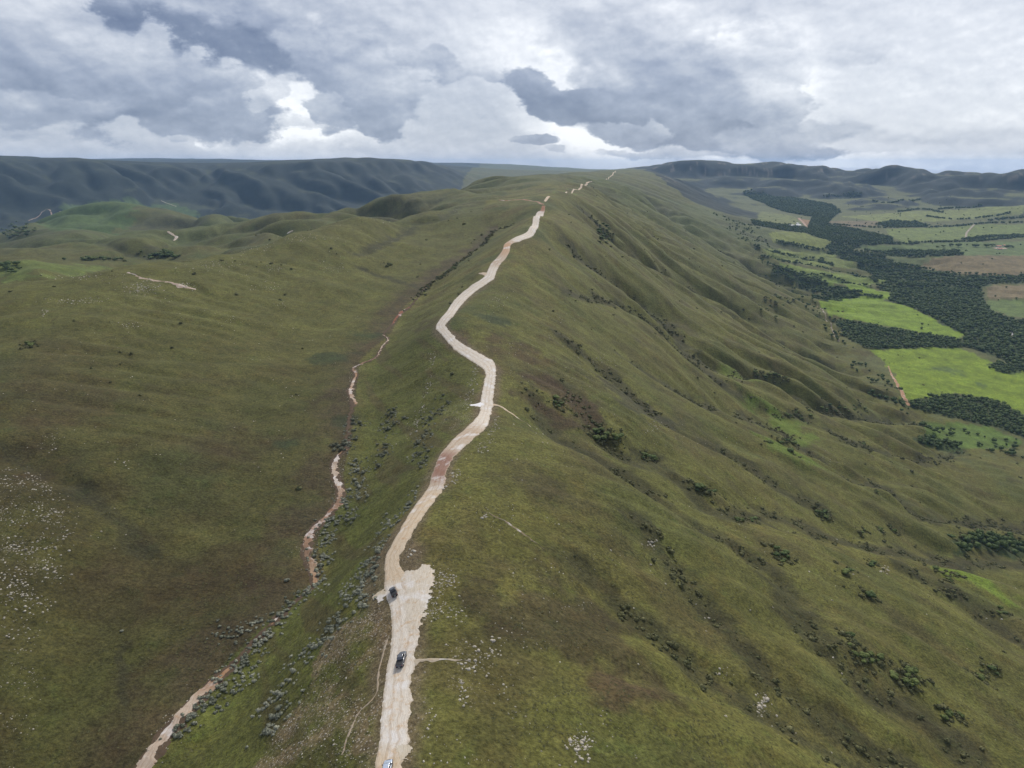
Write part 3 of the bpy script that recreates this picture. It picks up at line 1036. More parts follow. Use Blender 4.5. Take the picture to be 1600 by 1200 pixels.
# the sheet is cut along natural lines: grassy ridge, left escarpment, valley floor with the far escarpment
cx_, cy_ = (VX[:-1, :-1] + VX[1:, 1:]) / 2, (VY[:-1, :-1] + VY[1:, 1:]) / 2
cz_ = (VZ[:-1, :-1] + VZ[1:, 1:]) / 2
rr_ = np.hypot(cx_, cy_)
aa_ = np.degrees(np.arctan2(cx_, cy_))
reg = np.zeros(cx_.shape, int)
reg[(aa_ < -2.5) & (rr_ > 3500)] = 1
reg[(cx_ > 560) & (cz_ < -352 + np.clip(cy_ - 1400, 0, 3000) * .034) & (cy_ > 500) & (cy_ < 4300)] = 2
reg[(cx_ > 900) & (cy_ >= 4300) & (rr_ < 11000)] = 3
reg[rr_ >= 11000] = 4
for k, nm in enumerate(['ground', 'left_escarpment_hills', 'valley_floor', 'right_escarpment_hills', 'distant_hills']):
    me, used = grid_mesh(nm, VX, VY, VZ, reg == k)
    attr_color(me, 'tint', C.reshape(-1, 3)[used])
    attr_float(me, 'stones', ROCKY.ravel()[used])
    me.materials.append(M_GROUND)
    tag(link(bpy.data.objects.new(nm, me)), kind='structure')


# ------------------------------------------------------------------ haze
def haze():
    me = bpy.data.meshes.new('haze')
    x, y0, y1, z0, z1 = 23000, -1500, 25500, -620, 175
    v = [(-x, y0, z0), (x, y0, z0), (x, y1, z0), (-x, y1, z0), (-x, y0, z1), (x, y0, z1), (x, y1, z1), (-x, y1, z1)]
    me.from_pydata(v, [], [(3, 2, 1, 0), (4, 5, 6, 7), (0, 1, 5, 4), (1, 2, 6, 5), (2, 3, 7, 6), (3, 0, 4, 7)])
    m = bpy.data.materials.new('haze')
    m.use_nodes = True
    N = NT(m.node_tree)
    out = N.add('ShaderNodeOutputMaterial')
    vol = N.add('ShaderNodeVolumePrincipled')
    vol.inputs['Color'].default_value = (.40, .63, 1.0, 1)
    vol.inputs['Density'].default_value = HAZE
    N.link(vol.outputs[0], out.inputs['Volume'])
    me.materials.append(m)
    tag(link(bpy.data.objects.new('haze', me)), kind='stuff')


HAZE = 3.0e-5
haze()


# ------------------------------------------------------------------ ribbons: road, stream bed, tracks
def mesh_obj(name, v, f, material, parent=None, smooth=False):
    me = bpy.data.meshes.new(name)
    me.from_pydata([tuple(map(float, p)) for p in v], [], f)
    me.update()
    if smooth:
        me.shade_smooth()
    if material is not None:
        me.materials.append(material)
    o = bpy.data.objects.new(name, me)
    link(o)
    if parent is not None:
        o.parent = parent
    return o


def ribbon(name, L, R, cols, material, step=0.6, nc=12, edge=0.35, lift=0.06, seed=0, crown=0.0):
    """L, R: matching world points of the two edges; cols: a colour for each pair"""
    D = smooth_line(np.c_[L, R, cols], step)
    n = len(D)
    if len(D) > 4:
        s = np.r_[0, np.cumsum(np.hypot(*np.diff((D[:, :2] + D[:, 2:4]) / 2, axis=0).T))]
    Lw, Rw = D[:, :2].copy(), D[:, 2:4].copy()
    wv = Rw - Lw
    wl = np.hypot(*wv.T)[:, None] + 1e-6
    e1 = fbm(s, s * 0 + 3.3, 7.0, 5, .6, 300 + seed) * edge
    e2 = fbm(s, s * 0 + 9.3, 5.0, 5, .6, 320 + seed) * edge * 1.9
    Lw = Lw - wv / wl * e1[:, None]
    Rw = Rw + wv / wl * e2[:, None]
    t = np.linspace(0, 1, nc)
    X = Lw[:, None, 0] * (1 - t) + Rw[:, None, 0] * t
    Y = Lw[:, None, 1] * (1 - t) + Rw[:, None, 1] * t
    Z = H(X, Y) + lift + 0.00035 * np.hypot(X, Y) + crown * np.sin(t * np.pi)
    edgez = np.zeros(nc)
    edgez[0] = edgez[-1] = -(lift + .05)
    Z = Z + edgez - 0.0002 * np.hypot(X, Y) * (edgez < 0)
    me, used = grid_mesh(name, X, Y, Z)
    cc = np.repeat(D[:, None, 4:7], nc, 1).reshape(-1, 3)
    attr_color(me, 'tint', cc)
    uv = np.stack([np.broadcast_to((t * wl), X.shape), np.broadcast_to(s[:, None], X.shape), np.zeros(X.shape)], -1).reshape(-1, 3).astype(np.float32)
    a = me.attributes.new('along', 'FLOAT_VECTOR', 'POINT')
    a.data.foreach_set('vector', uv.ravel())
    attr_float(me, 'across', np.broadcast_to(t, X.shape).ravel())
    me.materials.append(material)
    o = link(bpy.data.objects.new(name, me))
    me.flip_normals() if me.polygons[len(me.polygons) // 2].normal.z < 0 else None
    return o


def road_material():
    m, N, bs = mat('pale_quartzite_road')
    at = N.add('ShaderNodeAttribute', attribute_name='tint')
    al = N.add('ShaderNodeAttribute', attribute_name='along')
    ac = N.add('ShaderNodeAttribute', attribute_name='across')
    geo = N.add('ShaderNodeNewGeometry')
    P = geo.outputs['Position']
    st = N.vmath('MULTIPLY', al.outputs['Vector'], (1.0, .13, 1.0))
    a = N.noise(st, 2.6, 6, .68, 0.6)
    b = N.noise(P, .45, 6, .68)
    c = N.noise(P, .12, 4, .6)
    col = N.mix(1.0, at.outputs['Color'], N.mix(a, (.62, .60, .58), (1.3, 1.3, 1.3)), 'MULTIPLY')
    col = N.mix(N.ramp(b, .50, .68, 0, .8), col, N.mix(1.0, col, (.88, .72, .56), 'MULTIPLY'))
    col = N.mix(N.ramp(c, .52, .66, 0, .6), col, (.58, .57, .57))
    # wheel tracks
    w1 = N.ramp(N.math('ABSOLUTE', N.math('SUBTRACT', ac.outputs['Fac'], .36)), .02, .07, 1, 0)
    w2 = N.ramp(N.math('ABSOLUTE', N.math('SUBTRACT', ac.outputs['Fac'], .64)), .02, .07, 1, 0)
    tr = N.math('MULTIPLY', N.math('ADD', w1, w2, clamp=True), N.ramp(c, .4, .6, .35, .9))
    col = N.mix(tr, col, N.mix(1.0, col, (.84, .78, .72), 'MULTIPLY'))
    crack = N.voro(st, 1.2, 'DISTANCE_TO_EDGE')
    col = N.mix(N.ramp(crack, .0, .06, .4, 0), col, N.mix(1.0, col, (.72, .66, .62), 'MULTIPLY'))
    e = N.math('MINIMUM', ac.outputs['Fac'], N.math('SUBTRACT', 1.0, ac.outputs['Fac']))
    col = N.mix(N.math('MULTIPLY', N.ramp(e, .0, .14, 1, 0), N.ramp(N.noise(P, .9, 5, .7), .35, .6)), col, (.33, .27, .20))
    N.link(col, bs.inputs['Base Color'])
    bp = N.add('ShaderNodeBump')
    bp.inputs['Strength'].default_value = 0.6
    bp.inputs['Distance'].default_value = 0.25
    N.link(N.math('ADD', a, b), bp.inputs['Height'])
    N.link(bp.outputs[0], bs.inputs['Normal'])
    return m


M_ROAD = road_material()
Wh, Cr, Rd, Bg, Bn = (.52, .475, .415), (.48, .395, .295), (.25, .155, .12), (.40, .33, .26), (.26, .14, .09)
RP = [((584, 1235), (630, 1235), Cr), ((587, 1200), (632, 1200), Cr), ((589, 1185), (634, 1185), Cr), ((592, 1160), (637, 1160), Wh), ((595, 1120), (640, 1120), Wh), ((599, 1080), (643, 1080), Wh),
      ((603, 1040), (648, 1038), Wh), ((609, 1010), (652, 1008), Wh), ((613, 980), (655, 978), Wh), ((609, 950), (652, 950), Wh), ((601, 925), (650, 924), Wh), ((600, 905), (640, 905), Cr),
      ((601, 888), (628, 888), Cr), ((603, 872), (624, 872), Cr), ((607, 859), (629, 861), Cr), ((615, 845), (636, 849), Cr), ((624, 830), (645, 834), Cr), ((634, 812), (655, 817), Cr),
      ((648, 790), (670, 796), Cr), ((660, 774), (684, 777), Cr), ((669, 760), (693, 762), Bg), ((675, 742), (696, 744), Rd), ((680, 728), (700, 731), Rd), ((687, 712), (708, 716), Rd),
      ((697, 699), (721, 702), Bg), ((712, 683), (737, 688), Bg), ((727, 670), (752, 675), Bg), ((741, 656), (762, 664), Wh), ((749, 645), (767, 648), Wh), ((751, 630), (770, 632), Wh),
      ((754, 612), (771, 612), Wh), ((757, 595), (774, 595), Wh), ((758, 582), (775, 580), Wh), ((752, 574), (773, 567), Wh), ((741, 567), (760, 558), Wh), ((726, 558), (745, 550), Wh),
      ((711, 547), (728, 540), Wh), ((700, 535), (714, 530), Wh), ((689, 522), (703, 518), Wh), ((681, 512), (696, 509), Wh), ((686, 501), (699, 504), Wh), ((697, 488), (710, 492), Wh),
      ((706, 474), (720, 478), Wh), ((718, 461), (731, 466), Wh), ((731, 450), (745, 454), Wh), ((748, 439), (762, 443), Wh), ((758, 431), (772, 435), Wh), ((763, 420), (776, 424), Wh),
      ((768, 411), (781, 414), Bg), ((777, 402), (789, 405), Bg), ((785, 391), (796, 393), (.42, .29, .19)), ((789, 381), (799, 382), (.42, .29, .19)), ((801, 373), (813, 377), Wh), ((817, 366), (829, 371), Wh),
      ((827, 357), (838, 360), Wh), ((832, 347), (842, 349), Wh), ((837, 336), (849, 337), Wh), ((844, 329), (851, 329), Bn), ((847, 322), (852, 322), Bn)]
L_, R_ = W([p[0] for p in RP]), W([p[1] for p in RP])
road = ribbon('dirt_road', L_, R_, np.array([p[2] for p in RP]), M_ROAD, 0.4, 16, .42, .05)
tag(road, kind='structure')


def track(name, pts, width, col, material=None, step=1.0, edge=.3, nc=5, seed=0, lift=.05):
    """pts: picture points of the middle line; width in metres (one number or one for each point)"""
    P = W(pts)
    T = np.gradient(P, axis=0)
    T /= np.hypot(*T.T)[:, None] + 1e-9
    Nn = np.c_[T[:, 1], -T[:, 0]]
    w = np.broadcast_to(np.asarray(width, float), len(P))[:, None] / 2
    cols = np.broadcast_to(np.asarray(col, float), (len(P), 3))
    return tag(ribbon(name, P - Nn * w, P + Nn * w, cols, material or M_ROAD, step, nc, edge, lift, seed), kind='structure')


M_SOIL = simple('eroded_soil', (.075, .052, .034), .95, spec=.1, var=.45, scale=.9)
track('side_track', [(848, 320), (842, 316), (828, 313.5), (805, 312.5), (780, 313)], [5, 6, 6, 5, 3], Bn, step=3, seed=1)
track('far_road', [(851, 315), (854, 311), (858, 307)], [4, 5, 5], Cr, step=3, seed=2)
track('far_road', [(884, 302), (896, 297), (908, 292), (917, 287), (925, 284)], [3, 4, 5, 6, 4], Cr, step=3, seed=3)
track('far_road', [(947, 281), (954, 276), (958, 271), (962, 267.5)], [3, 4, 5, 5], Cr, step=4, seed=4)
track('footpath', [(534, 1180), (545, 1148), (560, 1115), (586, 1087), (591, 1055), (596, 1030), (604, 1000)], [.3, .5, .5, .55, .5, .5, .6], (.30, .25, .19), step=.5, edge=.22, seed=5)
track('footpath', [(648, 1036), (660, 1031), (680, 1031), (705, 1031), (735, 1033)], [3.2, 1.3, .6, .5, .2], (.36, .31, .24), step=.5, edge=.4, seed=6)
track('footpath', [(770, 632), (782, 635), (800, 646), (830, 668)], [3, 1.5, .9, .5], Cr, step=.6, edge=.3, seed=7)
track('footpath', [(752, 798), (790, 815), (815, 832), (850, 858)], [.2, .8, .9, .3], (.2, .16, .11), step=.6, edge=.4, seed=8)
track('turning_place', [(735, 633), (744, 633), (756, 632)], [2.5, 5, 9], (.66, .66, .68), step=.6, edge=.5, seed=9)
track('side_track', [(749, 427), (756, 427), (764, 429)], [2, 4, 7], Cr, step=1, edge=.5, seed=10)
track('side_track', [(199, 426), (215, 432), (235, 437), (262, 441), (290, 449), (306, 452)], [2, 2, 5, 4, 9, 3], (.34, .27, .22), step=2, edge=1.6, seed=11)
track('hill_track', [(262, 363), (270, 367), (276, 371), (271, 376)], [6, 7, 7, 4], (.40, .34, .28), step=3, edge=1, seed=12)
track('hill_track', [(44, 345), (62, 337), (80, 333), (94, 331)], [5, 6, 7, 4], (.30, .22, .18), step=4, edge=1, seed=13)
track('hill_track', [(252, 314), (262, 318), (276, 323)], [7, 7, 7], (.32, .30, .24), step=4, edge=1, seed=14)
track('hill_track', [(448, 366), (453, 362), (458, 361)], [4, 6, 4], (.36, .32, .27), step=3, edge=1, seed=15)
track('valley_track', [(1388, 572), (1397, 592), (1404, 606), (1412, 620), (1420, 634)], [2, 4, 5, 6, 6], (.34, .20, .12), step=3, edge=.8, seed=16)
track('valley_track', [(1277, 478), (1290, 496), (1300, 514), (1311, 534)], [2, 3, 3, 3], (.20, .17, .12), step=3, edge=.8, seed=17)
track('valley_track', [(1509, 371), (1511, 363), (1520, 353), (1526, 349)], [8, 9, 9, 8], (.24, .21, .15), step=6, edge=1, seed=18)
track('valley_track', [(1248, 341), (1256, 349), (1264, 356)], [12, 12, 12], (.30, .19, .13), step=8, edge=1, seed=19)
track('river_bank', [(1585, 527), (1583, 519), (1590, 512), (1606, 508), (1625, 506)], [5, 11, 12, 10, 10], (.50, .50, .50), step=3, edge=2, seed=20)
track('river_bank', [(1494, 489), (1506, 489), (1515, 486), (1524, 483)], [3, 6, 5, 4], (.36, .33, .30), step=3, edge=2, seed=21)
# bed of the stream on the left, washed sand and broken stone
track('stream_channel', [(222, 1205), (275, 1128), (335, 1065), (372, 1030), (400, 1000), (430, 970), (462, 940), (490, 912), (484, 885), (478, 860), (483, 840), (492, 826), (512, 806), (530, 783), (531, 765), (525, 746),
                         (522, 728), (529, 712), (541, 702), (543, 680), (546, 655), (551, 628), (547, 612), (552, 598), (556, 586), (552, 576), (563, 569), (585, 560), (594, 548), (606, 531), (600, 522), (612, 508),
                         (625, 491), (640, 480), (652, 466), (668, 448), (690, 430)],
      [6.4, 6.0, 5.2, 2.6, 2.2, 2.6, 2.2, 3, 4, 5, 5, 4.6, 4.2, 4.6, 5, 5, 5, 4, 3, 2.4, 2.4, 3.4, 4.6, 4.2, 3.6, 3.2, 3, 2.6, 2.4, 2.6, 2, 2.4, 5, 3, 2, 2, 1.2], (.060, .045, .030), M_SOIL, step=.6, edge=.9, nc=7, seed=41, lift=.02)
OR, PK = (.29, .18, .11), (.37, .30, .24)
GP = [((222, 1205), 4.6, PK), ((245, 1165), 4.2, PK), ((275, 1128), 3.8, PK), ((305, 1092), 3.6, PK), ((335, 1065), 3.4, OR), ((358, 1045), 1.8, OR), ((368, 1035), .4, OR)]
track('stream_bed', [g[0] for g in GP], [g[1] for g in GP], [g[2] for g in GP], step=.5, edge=.7, nc=8, seed=22)
track('stream_bed', [(424, 976), (430, 969), (437, 963)], [.4, 1.6, .4], OR, step=.4, edge=.3, seed=23)
GP = [((492, 911), 1.6, OR), ((489, 890), 2.4, (.27, .19, .13)), ((480, 862), 3.2, (.17, .11, .075)), ((481, 842), 3.2, (.25, .16, .11)), ((492, 826), 3.6, (.28, .19, .14)), ((512, 806), 3.0, (.26, .17, .12)), ((530, 783), 3.2, (.20, .13, .09)),
      ((531, 765), 2.8, (.30,.22,.16)), ((525, 746), 3.0, PK), ((522, 728), 2.8, PK), ((529, 712), 2.2, OR), ((541, 702), 1.4, OR)]
track('stream_bed', [g[0] for g in GP], [g[1] for g in GP], [g[2] for g in GP], step=.5, edge=.9, nc=8, seed=24)
GP = [((556, 632), .8, OR), ((551, 622), 2.4, PK), ((547, 612), 3.6, OR), ((552, 598), 2.8, PK), ((556, 586), 2.2, OR), ((552, 576), 2.6, (.2, .14, .1)), ((563, 569), 2.2, (.22, .15, .1)), ((585, 560), 1.4, (.16, .1, .07)),
      ((593, 549), 1.2, PK), ((598, 540), 1.3, PK), ((606, 531), 1.4, PK), ((598, 523), .6, PK)]
track('stream_bed', [g[0] for g in GP], [g[1] for g in GP], [g[2] for g in GP], step=.7, edge=.7, nc=6, seed=25)
track('stream_bed', [(612, 508), (618, 499), (625, 491), (629, 486), (640, 480)], [.6, 2.5, 5.0, 3, .8], (.20, .085, .05), step=.8, edge=.6, nc=6, seed=26)


def patch(name, pts, cell, col, seed=0, lift=.09, rag=1.2):
    """an irregular piece of bare ground, cut out of a fine draped lattice"""
    P = W(pts)
    x0, y0 = P.min(0) - 1.5
    x1, y1 = P.max(0) + 1.5
    xs, ys = np.arange(x0, x1, cell), np.arange(y0, y1, cell)
    X, Y = np.meshgrid(xs, ys)
    X = X + perlin(X * 3, Y * 3, seed) * cell * .5
    Y = Y + perlin(X * 3, Y * 3, seed + 1) * cell * .5
    a = fbm(X, Y, 2.4, 3, .65, 340 + seed) * rag
    b = fbm(X, Y, 2.4, 3, .65, 350 + seed) * rag
    ins = inside(X + a, Y + b, P)
    fm = ins[:-1, :-1] & ins[1:, 1:] & ins[1:, :-1] & ins[:-1, 1:]
    me, used = grid_mesh(name, X, Y, H(X, Y) + lift, fm)
    attr_color(me, 'tint', np.broadcast_to(np.asarray(col), (len(used), 3)))
    v = np.stack([X, Y, X * 0], -1).reshape(-1, 3)[used].astype(np.float32)
    at = me.attributes.new('along', 'FLOAT_VECTOR', 'POINT')
    at.data.foreach_set('vector', v.ravel())
    attr_float(me, 'across', np.full(len(used), .22))
    if len(me.polygons) and me.polygons[0].normal.z < 0:
        me.flip_normals()
    me.materials.append(M_ROAD)
    return tag(link(bpy.data.objects.new(name, me)), kind='structure')


patch('gravel_layby', [(632, 915), (627, 897), (640, 890), (652, 891), (655, 884), (668, 882), (678, 889), (682, 902), (678, 918), (672, 935), (668, 950), (663, 966), (656, 985), (649, 1000), (636, 985), (630, 950)], .3, (.47, .42, .35), 1, .13)
patch('gravel_layby', [(603, 936), (592, 941), (581, 936), (586, 927), (602, 917)], .28, (.44, .38, .29), 2, .11)
patch('gravel_layby', [(620, 1168), (630, 1160), (641, 1166), (646, 1178), (641, 1184), (630, 1190), (622, 1190)], .25, (.44, .39, .31), 3, .11, .6)


# ================================================================== plants
def leaf_material(name, c0, c1, rough=.9):
    m, N, bs = mat(name)
    geo = N.add('ShaderNodeNewGeometry')
    oi = N.add('ShaderNodeObjectInfo')
    P = geo.outputs['Position']
    a = N.noise(P, .10, 2, .5)
    b = N.noise(P, 1.4, 3, .7)
    f = N.math('ADD', N.math('MULTIPLY', N.ramp(a, .3, .7), .6), N.math('MULTIPLY', N.math('SUBTRACT', b, .5), .7))
    f = N.math('ADD', f, N.math('MULTIPLY', geo.outputs['Random Per Island'], .45), clamp=True)
    N.link(N.mix(f, c0, c1), bs.inputs['Base Color'])
    bs.inputs['Roughness'].default_value = rough
    bs.inputs['Specular IOR Level'].default_value = .15
    return m


M_FOREST = leaf_material('forest_leaves', (.030, .048, .017), (.092, .124, .040))
M_TREE = leaf_material('tree_leaves', (.040, .058, .018), (.115, .140, .042))
M_GREY = leaf_material('grey_leaves', (.085, .095, .062), (.29, .29, .225))
M_SCRUB = leaf_material('scrub_leaves', (.060, .066, .028), (.130, .124, .055))
M_BARK = simple('bark', (.11, .085, .065), .9, var=.3)


def ico(sub):
    import bmesh
    bm = bmesh.new()
    bmesh.ops.create_icosphere(bm, subdivisions=sub, radius=1.0)
    v = np.array([x.co[:] for x in bm.verts])
    f = np.array([[q.index for q in x.verts] for x in bm.faces])
    bm.free()
    return v, f


ICO1, ICO2 = ico(1), ico(2)


def crown_geo(r, lumps, leaves, leaf=.22, flat=.75, base=ICO1, spread=.6):
    """irregular lumps of foliage with loose leaf sprays around them; unit radius, standing on z = 0"""
    V, F = [], []
    n = 0
    ce = []
    for k in range(lumps):
        a = r.uniform(0, 6.28)
        d = r.uniform(.1, 1) ** .5 * spread if k else 0.0
        rad = r.uniform(.34, .52) if k else .62
        c = np.array([math.cos(a) * d, math.sin(a) * d, flat * (1.0 - .45 * d) * r.uniform(.75, 1.05) - (.05 if k else .25)])
        v = base[0] * rad * (1 + r.uniform(-.22, .22, (len(base[0]), 1))) * np.array([1, 1, flat])
        V.append(v + c)
        F.append(base[1] + n)
        n += len(v)
        ce.append((c, rad))
    if leaves:
        idx = r.integers(0, len(ce), leaves)
        cc = np.array([ce[i][0] for i in idx])
        rd = np.array([ce[i][1] for i in idx])[:, None]
        d = r.normal(size=(leaves, 3))
        d[:, 2] = np.abs(d[:, 2]) * .8 + .05
        d /= np.linalg.norm(d, axis=1)[:, None]
        p = cc + d * rd * r.uniform(.85, 1.25, (leaves, 1)) * np.array([1, 1, flat])
        t = np.cross(d, r.normal(size=(leaves, 3)))
        t /= np.linalg.norm(t, axis=1)[:, None] + 1e-6
        b = np.cross(d, t) + d * r.uniform(-.6, .6, (leaves, 1))
        q = np.stack([p - t * leaf * .6, p + t * leaf * .6, p + b * leaf], 1).reshape(-1, 3)
        V.append(q)
        F.append(np.arange(leaves * 3).reshape(-1, 3) + n)
    V = np.vstack(V)
    V[:, 2] -= V[:, 2].min() * .6
    return V, np.vstack(F)


def fast_mesh(name, V, F, material):
    me = bpy.data.meshes.new(name)
    me.vertices.add(len(V))
    me.vertices.foreach_set('co', np.asarray(V, np.float32).ravel())
    me.loops.add(F.size)
    me.polygons.add(len(F))
    me.polygons.foreach_set('loop_start', np.arange(0, F.size, F.shape[1], dtype=np.int32))
    me.polygons.foreach_set('loop_total', np.full(len(F), F.shape[1], np.int32))
    me.loops.foreach_set('vertex_index', F.ravel().astype(np.int32))
    me.update(calc_edges=True)
    me.materials.append(material)
    return me


def scatter_mesh(name, protos, X, Y, S, material, r, sink=.1, zs=None):
    """many small things joined into one mesh"""
    VV, FF = [], []
    n = 0
    Z = H(X, Y)
    pick = r.integers(0, len(protos), len(X))
    for k, (pv, pf) in enumerate(protos):
        m = pick == k
        c = int(m.sum())
        if not c:
            continue
        a = r.uniform(0, 6.283, c)
        ca, sa = np.cos(a)[:, None], np.sin(a)[:, None]
        s = S[m][:, None]
        zz = (zs[m][:, None] if zs is not None else s)
        x = (pv[None, :, 0] * ca - pv[None, :, 1] * sa) * s + X[m][:, None]
        y = (pv[None, :, 0] * sa + pv[None, :, 1] * ca) * s + Y[m][:, None]
        z = pv[None, :, 2] * zz + Z[m][:, None] - sink * s
        VV.append(np.stack([x, y, z], -1).reshape(-1, 3))
        FF.append((pf[None] + (np.arange(c) * len(pv))[:, None, None] + n).reshape(-1, 3))
        n += c * len(pv)
    me = fast_mesh(name, np.vstack(VV), np.vstack(FF), material)
    return link(bpy.data.objects.new(name, me))


rs_ = np.random.default_rng(77)
TREE_P = [crown_geo(rs_, 8, 150, .15, .80, ICO1) for _ in range(6)]
FOR_P = [crown_geo(rs_, 3, 26, .26, .8, ICO1, .55) for _ in range(8)]
FAR_P = [crown_geo(rs_, 1, 10, .45, .7, ICO1, .5) for _ in range(6)]
SHR_P = [crown_geo(rs_, 4, 90, .20, .7, ICO1, .55) for _ in range(6)]
SCR_P = [crown_geo(rs_, 2, 26, .30, .5, ICO1, .7) for _ in range(6)]


def rock_geo(r):
    v = ICO1[0] * (1 + r.uniform(-.32, .25, (len(ICO1[0]), 1)))
    v = v * np.array([1, r.uniform(.55, .85), r.uniform(.45, .8)])
    v[:, 2] = np.maximum(v[:, 2], -.25)
    return v, ICO1[1]


ROCK_P = [rock_geo(rs_) for _ in range(8)]

m, N, bs = mat('quartzite_rock')
geo = N.add('ShaderNodeNewGeometry')
f = N.math('ADD', N.math('MULTIPLY', N.noise(geo.outputs['Position'], 1.6, 5, .7), .8), N.math('MULTIPLY', geo.outputs['Random Per Island'], .35))
N.link(N.cramp(f, [(.3, (.12, .105, .08)), (.55, (.30, .27, .22)), (.85, (.52, .48, .41))]), bs.inputs['Base Color'])
M_ROCK = m
M_TUFT = leaf_material('tussock_leaves', (.054, .056, .023), (.105, .100, .042))


def pts_in(poly_px, n, r):
    P = W(poly_px)
    x0, y0 = P.min(0)
    x1, y1 = P.max(0)
    out = []
    got = 0
    for _ in range(40):
        q = np.c_[r.uniform(x0, x1, n * 3), r.uniform(y0, y1, n * 3)]
        q = q[inside(q[:, 0], q[:, 1], P)]
        out.append(q)
        got += len(q)
        if got >= n:
            break
    return np.vstack(out)[:n]


def area_in(P):
    x, y = P[:, 0], P[:, 1]
    return .5 * abs(np.dot(x, np.roll(y, 1)) - np.dot(y, np.roll(x, 1)))


def thin(Q, R):
    """drop points that stand closer than R to one already kept (R may vary)"""
    R = np.broadcast_to(R, len(Q))
    cell = {}
    keep = []
    cs = float(np.max(R)) + 1e-6
    for i, (x, y) in enumerate(Q):
        k = (int(x // cs), int(y // cs))
        ok = True
        for a in (-1, 0, 1):
            for b in (-1, 0, 1):
                for j in cell.get((k[0] + a, k[1] + b), ()):
                    if (Q[j, 0] - x) ** 2 + (Q[j, 1] - y) ** 2 < R[i] ** 2:
                        ok = False
                        break
                if not ok:
                    break
            if not ok:
                break
        if ok:
            keep.append(i)
            cell.setdefault(k, []).append(i)
    return np.array(keep, int)


# ---- forests of the valley floor
TX, TY, TS = [], [], []
for poly in FOREST:
    P = W(poly)
    d0 = float(np.median(P[:, 1]))
    sp = 7.0 + max(0, d0 - 1000) / 450
    n = int(min(area_in(P) / (sp * sp) * 2.2, 18000))
    q = pts_in(poly, n, rs_)
    gap = fbm(q[:, 0], q[:, 1], 70, 3, .5, 400)
    q = q[gap > -.75]
    q = q[thin(q, sp * .70)]
    TX.append(q[:, 0])
    TY.append(q[:, 1])
    TS.append(sp * rs_.uniform(0, 1, len(q)) ** 1.3 * .42 + sp * .46)
for pts, hwid, sp in HEDGES:
    P = smooth_line(W(pts), 4)
    L = np.r_[0, np.cumsum(np.hypot(*np.diff(P, axis=0).T))]
    n = int(L[-1] * hwid * 2 / (sp * sp) * 1.6) + 4
    t = rs_.uniform(0, L[-1], n)
    q = np.c_[np.interp(t, L, P[:, 0]), np.interp(t, L, P[:, 1])]
    q += rs_.normal(size=q.shape) * hwid * .5
    q = q[thin(q, sp * .6)]
    TX.append(q[:, 0])
    TY.append(q[:, 1])
    TS.append(sp * rs_.uniform(.42, .72, len(q)))
# loose trees over the valley floor
for poly, n in [([(1160, 340), (1300, 380), (1400, 470), (1500, 640), (1660, 700), (1660, 320), (1300, 300)], 420), ([(1110, 330), (1200, 440), (1290, 520), (1400, 640), (1440, 650), (1300, 500), (1180, 350)], 600),
                ([(1420, 650), (1480, 660), (1600, 690), (1600, 720), (1450, 690)], 60)]:
    q = pts_in(poly, n, rs_)
    q = q[fbm(q[:, 0], q[:, 1], 130, 3, .6, 410) > -.1]
    TX.append(q[:, 0])
    TY.append(q[:, 1])
    TS.append(rs_.uniform(2.0, 5.5, len(q)))
TX, TY, TS = np.concatenate(TX), np.concatenate(TY), np.concatenate(TS)
TZ = H(TX, TY)
tpx, tpy = to_px(TX, TY, TZ)
tdep = TY * CT - TZ * ST
tsz = TS / tdep * FPX
inv_ = (tpx > 0) & (tpx < 1600) & (tpy > 0) & (tpy < 1200)

THINGS = {'tree': [], 'shrub': [], 'rock': []}


def proto_meshes(name, protos, material):
    return [fast_mesh(name, v, f, material) for v, f in protos]


TREE_M = proto_meshes('crown', TREE_P, M_TREE)
FORT_M = proto_meshes('valley_tree', TREE_P, M_FOREST)
SHR_M = proto_meshes('shrub', SHR_P, M_GREY)
M_DGREY = leaf_material('dark_grey_leaves', (.060, .068, .042), (.17, .17, .115))
SHRD_M = proto_meshes('scrub_bush', SHR_P, M_DGREY)
ROCK_M = proto_meshes('rock', ROCK_P, M_ROCK)


def trunk_geo():
    """short tapered trunk that forks into three limbs"""
    V, F = [], []

    def limb(a, b, r0, r1):
        a, b = np.array(a, float), np.array(b, float)
        d = (b - a) / np.linalg.norm(b - a)
        t = np.cross(d, (1, .3, .2))
        t /= np.linalg.norm(t)
        u = np.cross(d, t)
        n = len(V)
        for p, r in ((a, r0), ((a + b) / 2 + t * .02, (r0 + r1) / 2), (b, r1)):
            for k in range(6):
                w = k * math.pi / 3
                V.append(p + r * (math.cos(w) * t + math.sin(w) * u))
        for s in range(2):
            for k in range(6):
                F.append((n + s * 6 + k, n + s * 6 + (k + 1) % 6, n + s * 6 + 6 + (k + 1) % 6, n + s * 6 + 6 + k))
    limb((0, 0, -.25), (0.03, 0, .35), .085, .055)
    for k in range(3):
        a = k * 2.1 + .4
        limb((0.03, 0, .32), (.32 * math.cos(a), .32 * math.sin(a), .75), .045, .02)
    return np.array(V), np.array(F)


_tv, _tf = trunk_geo()
TRUNK_M = fast_mesh('trunk', _tv, _tf, M_BARK)


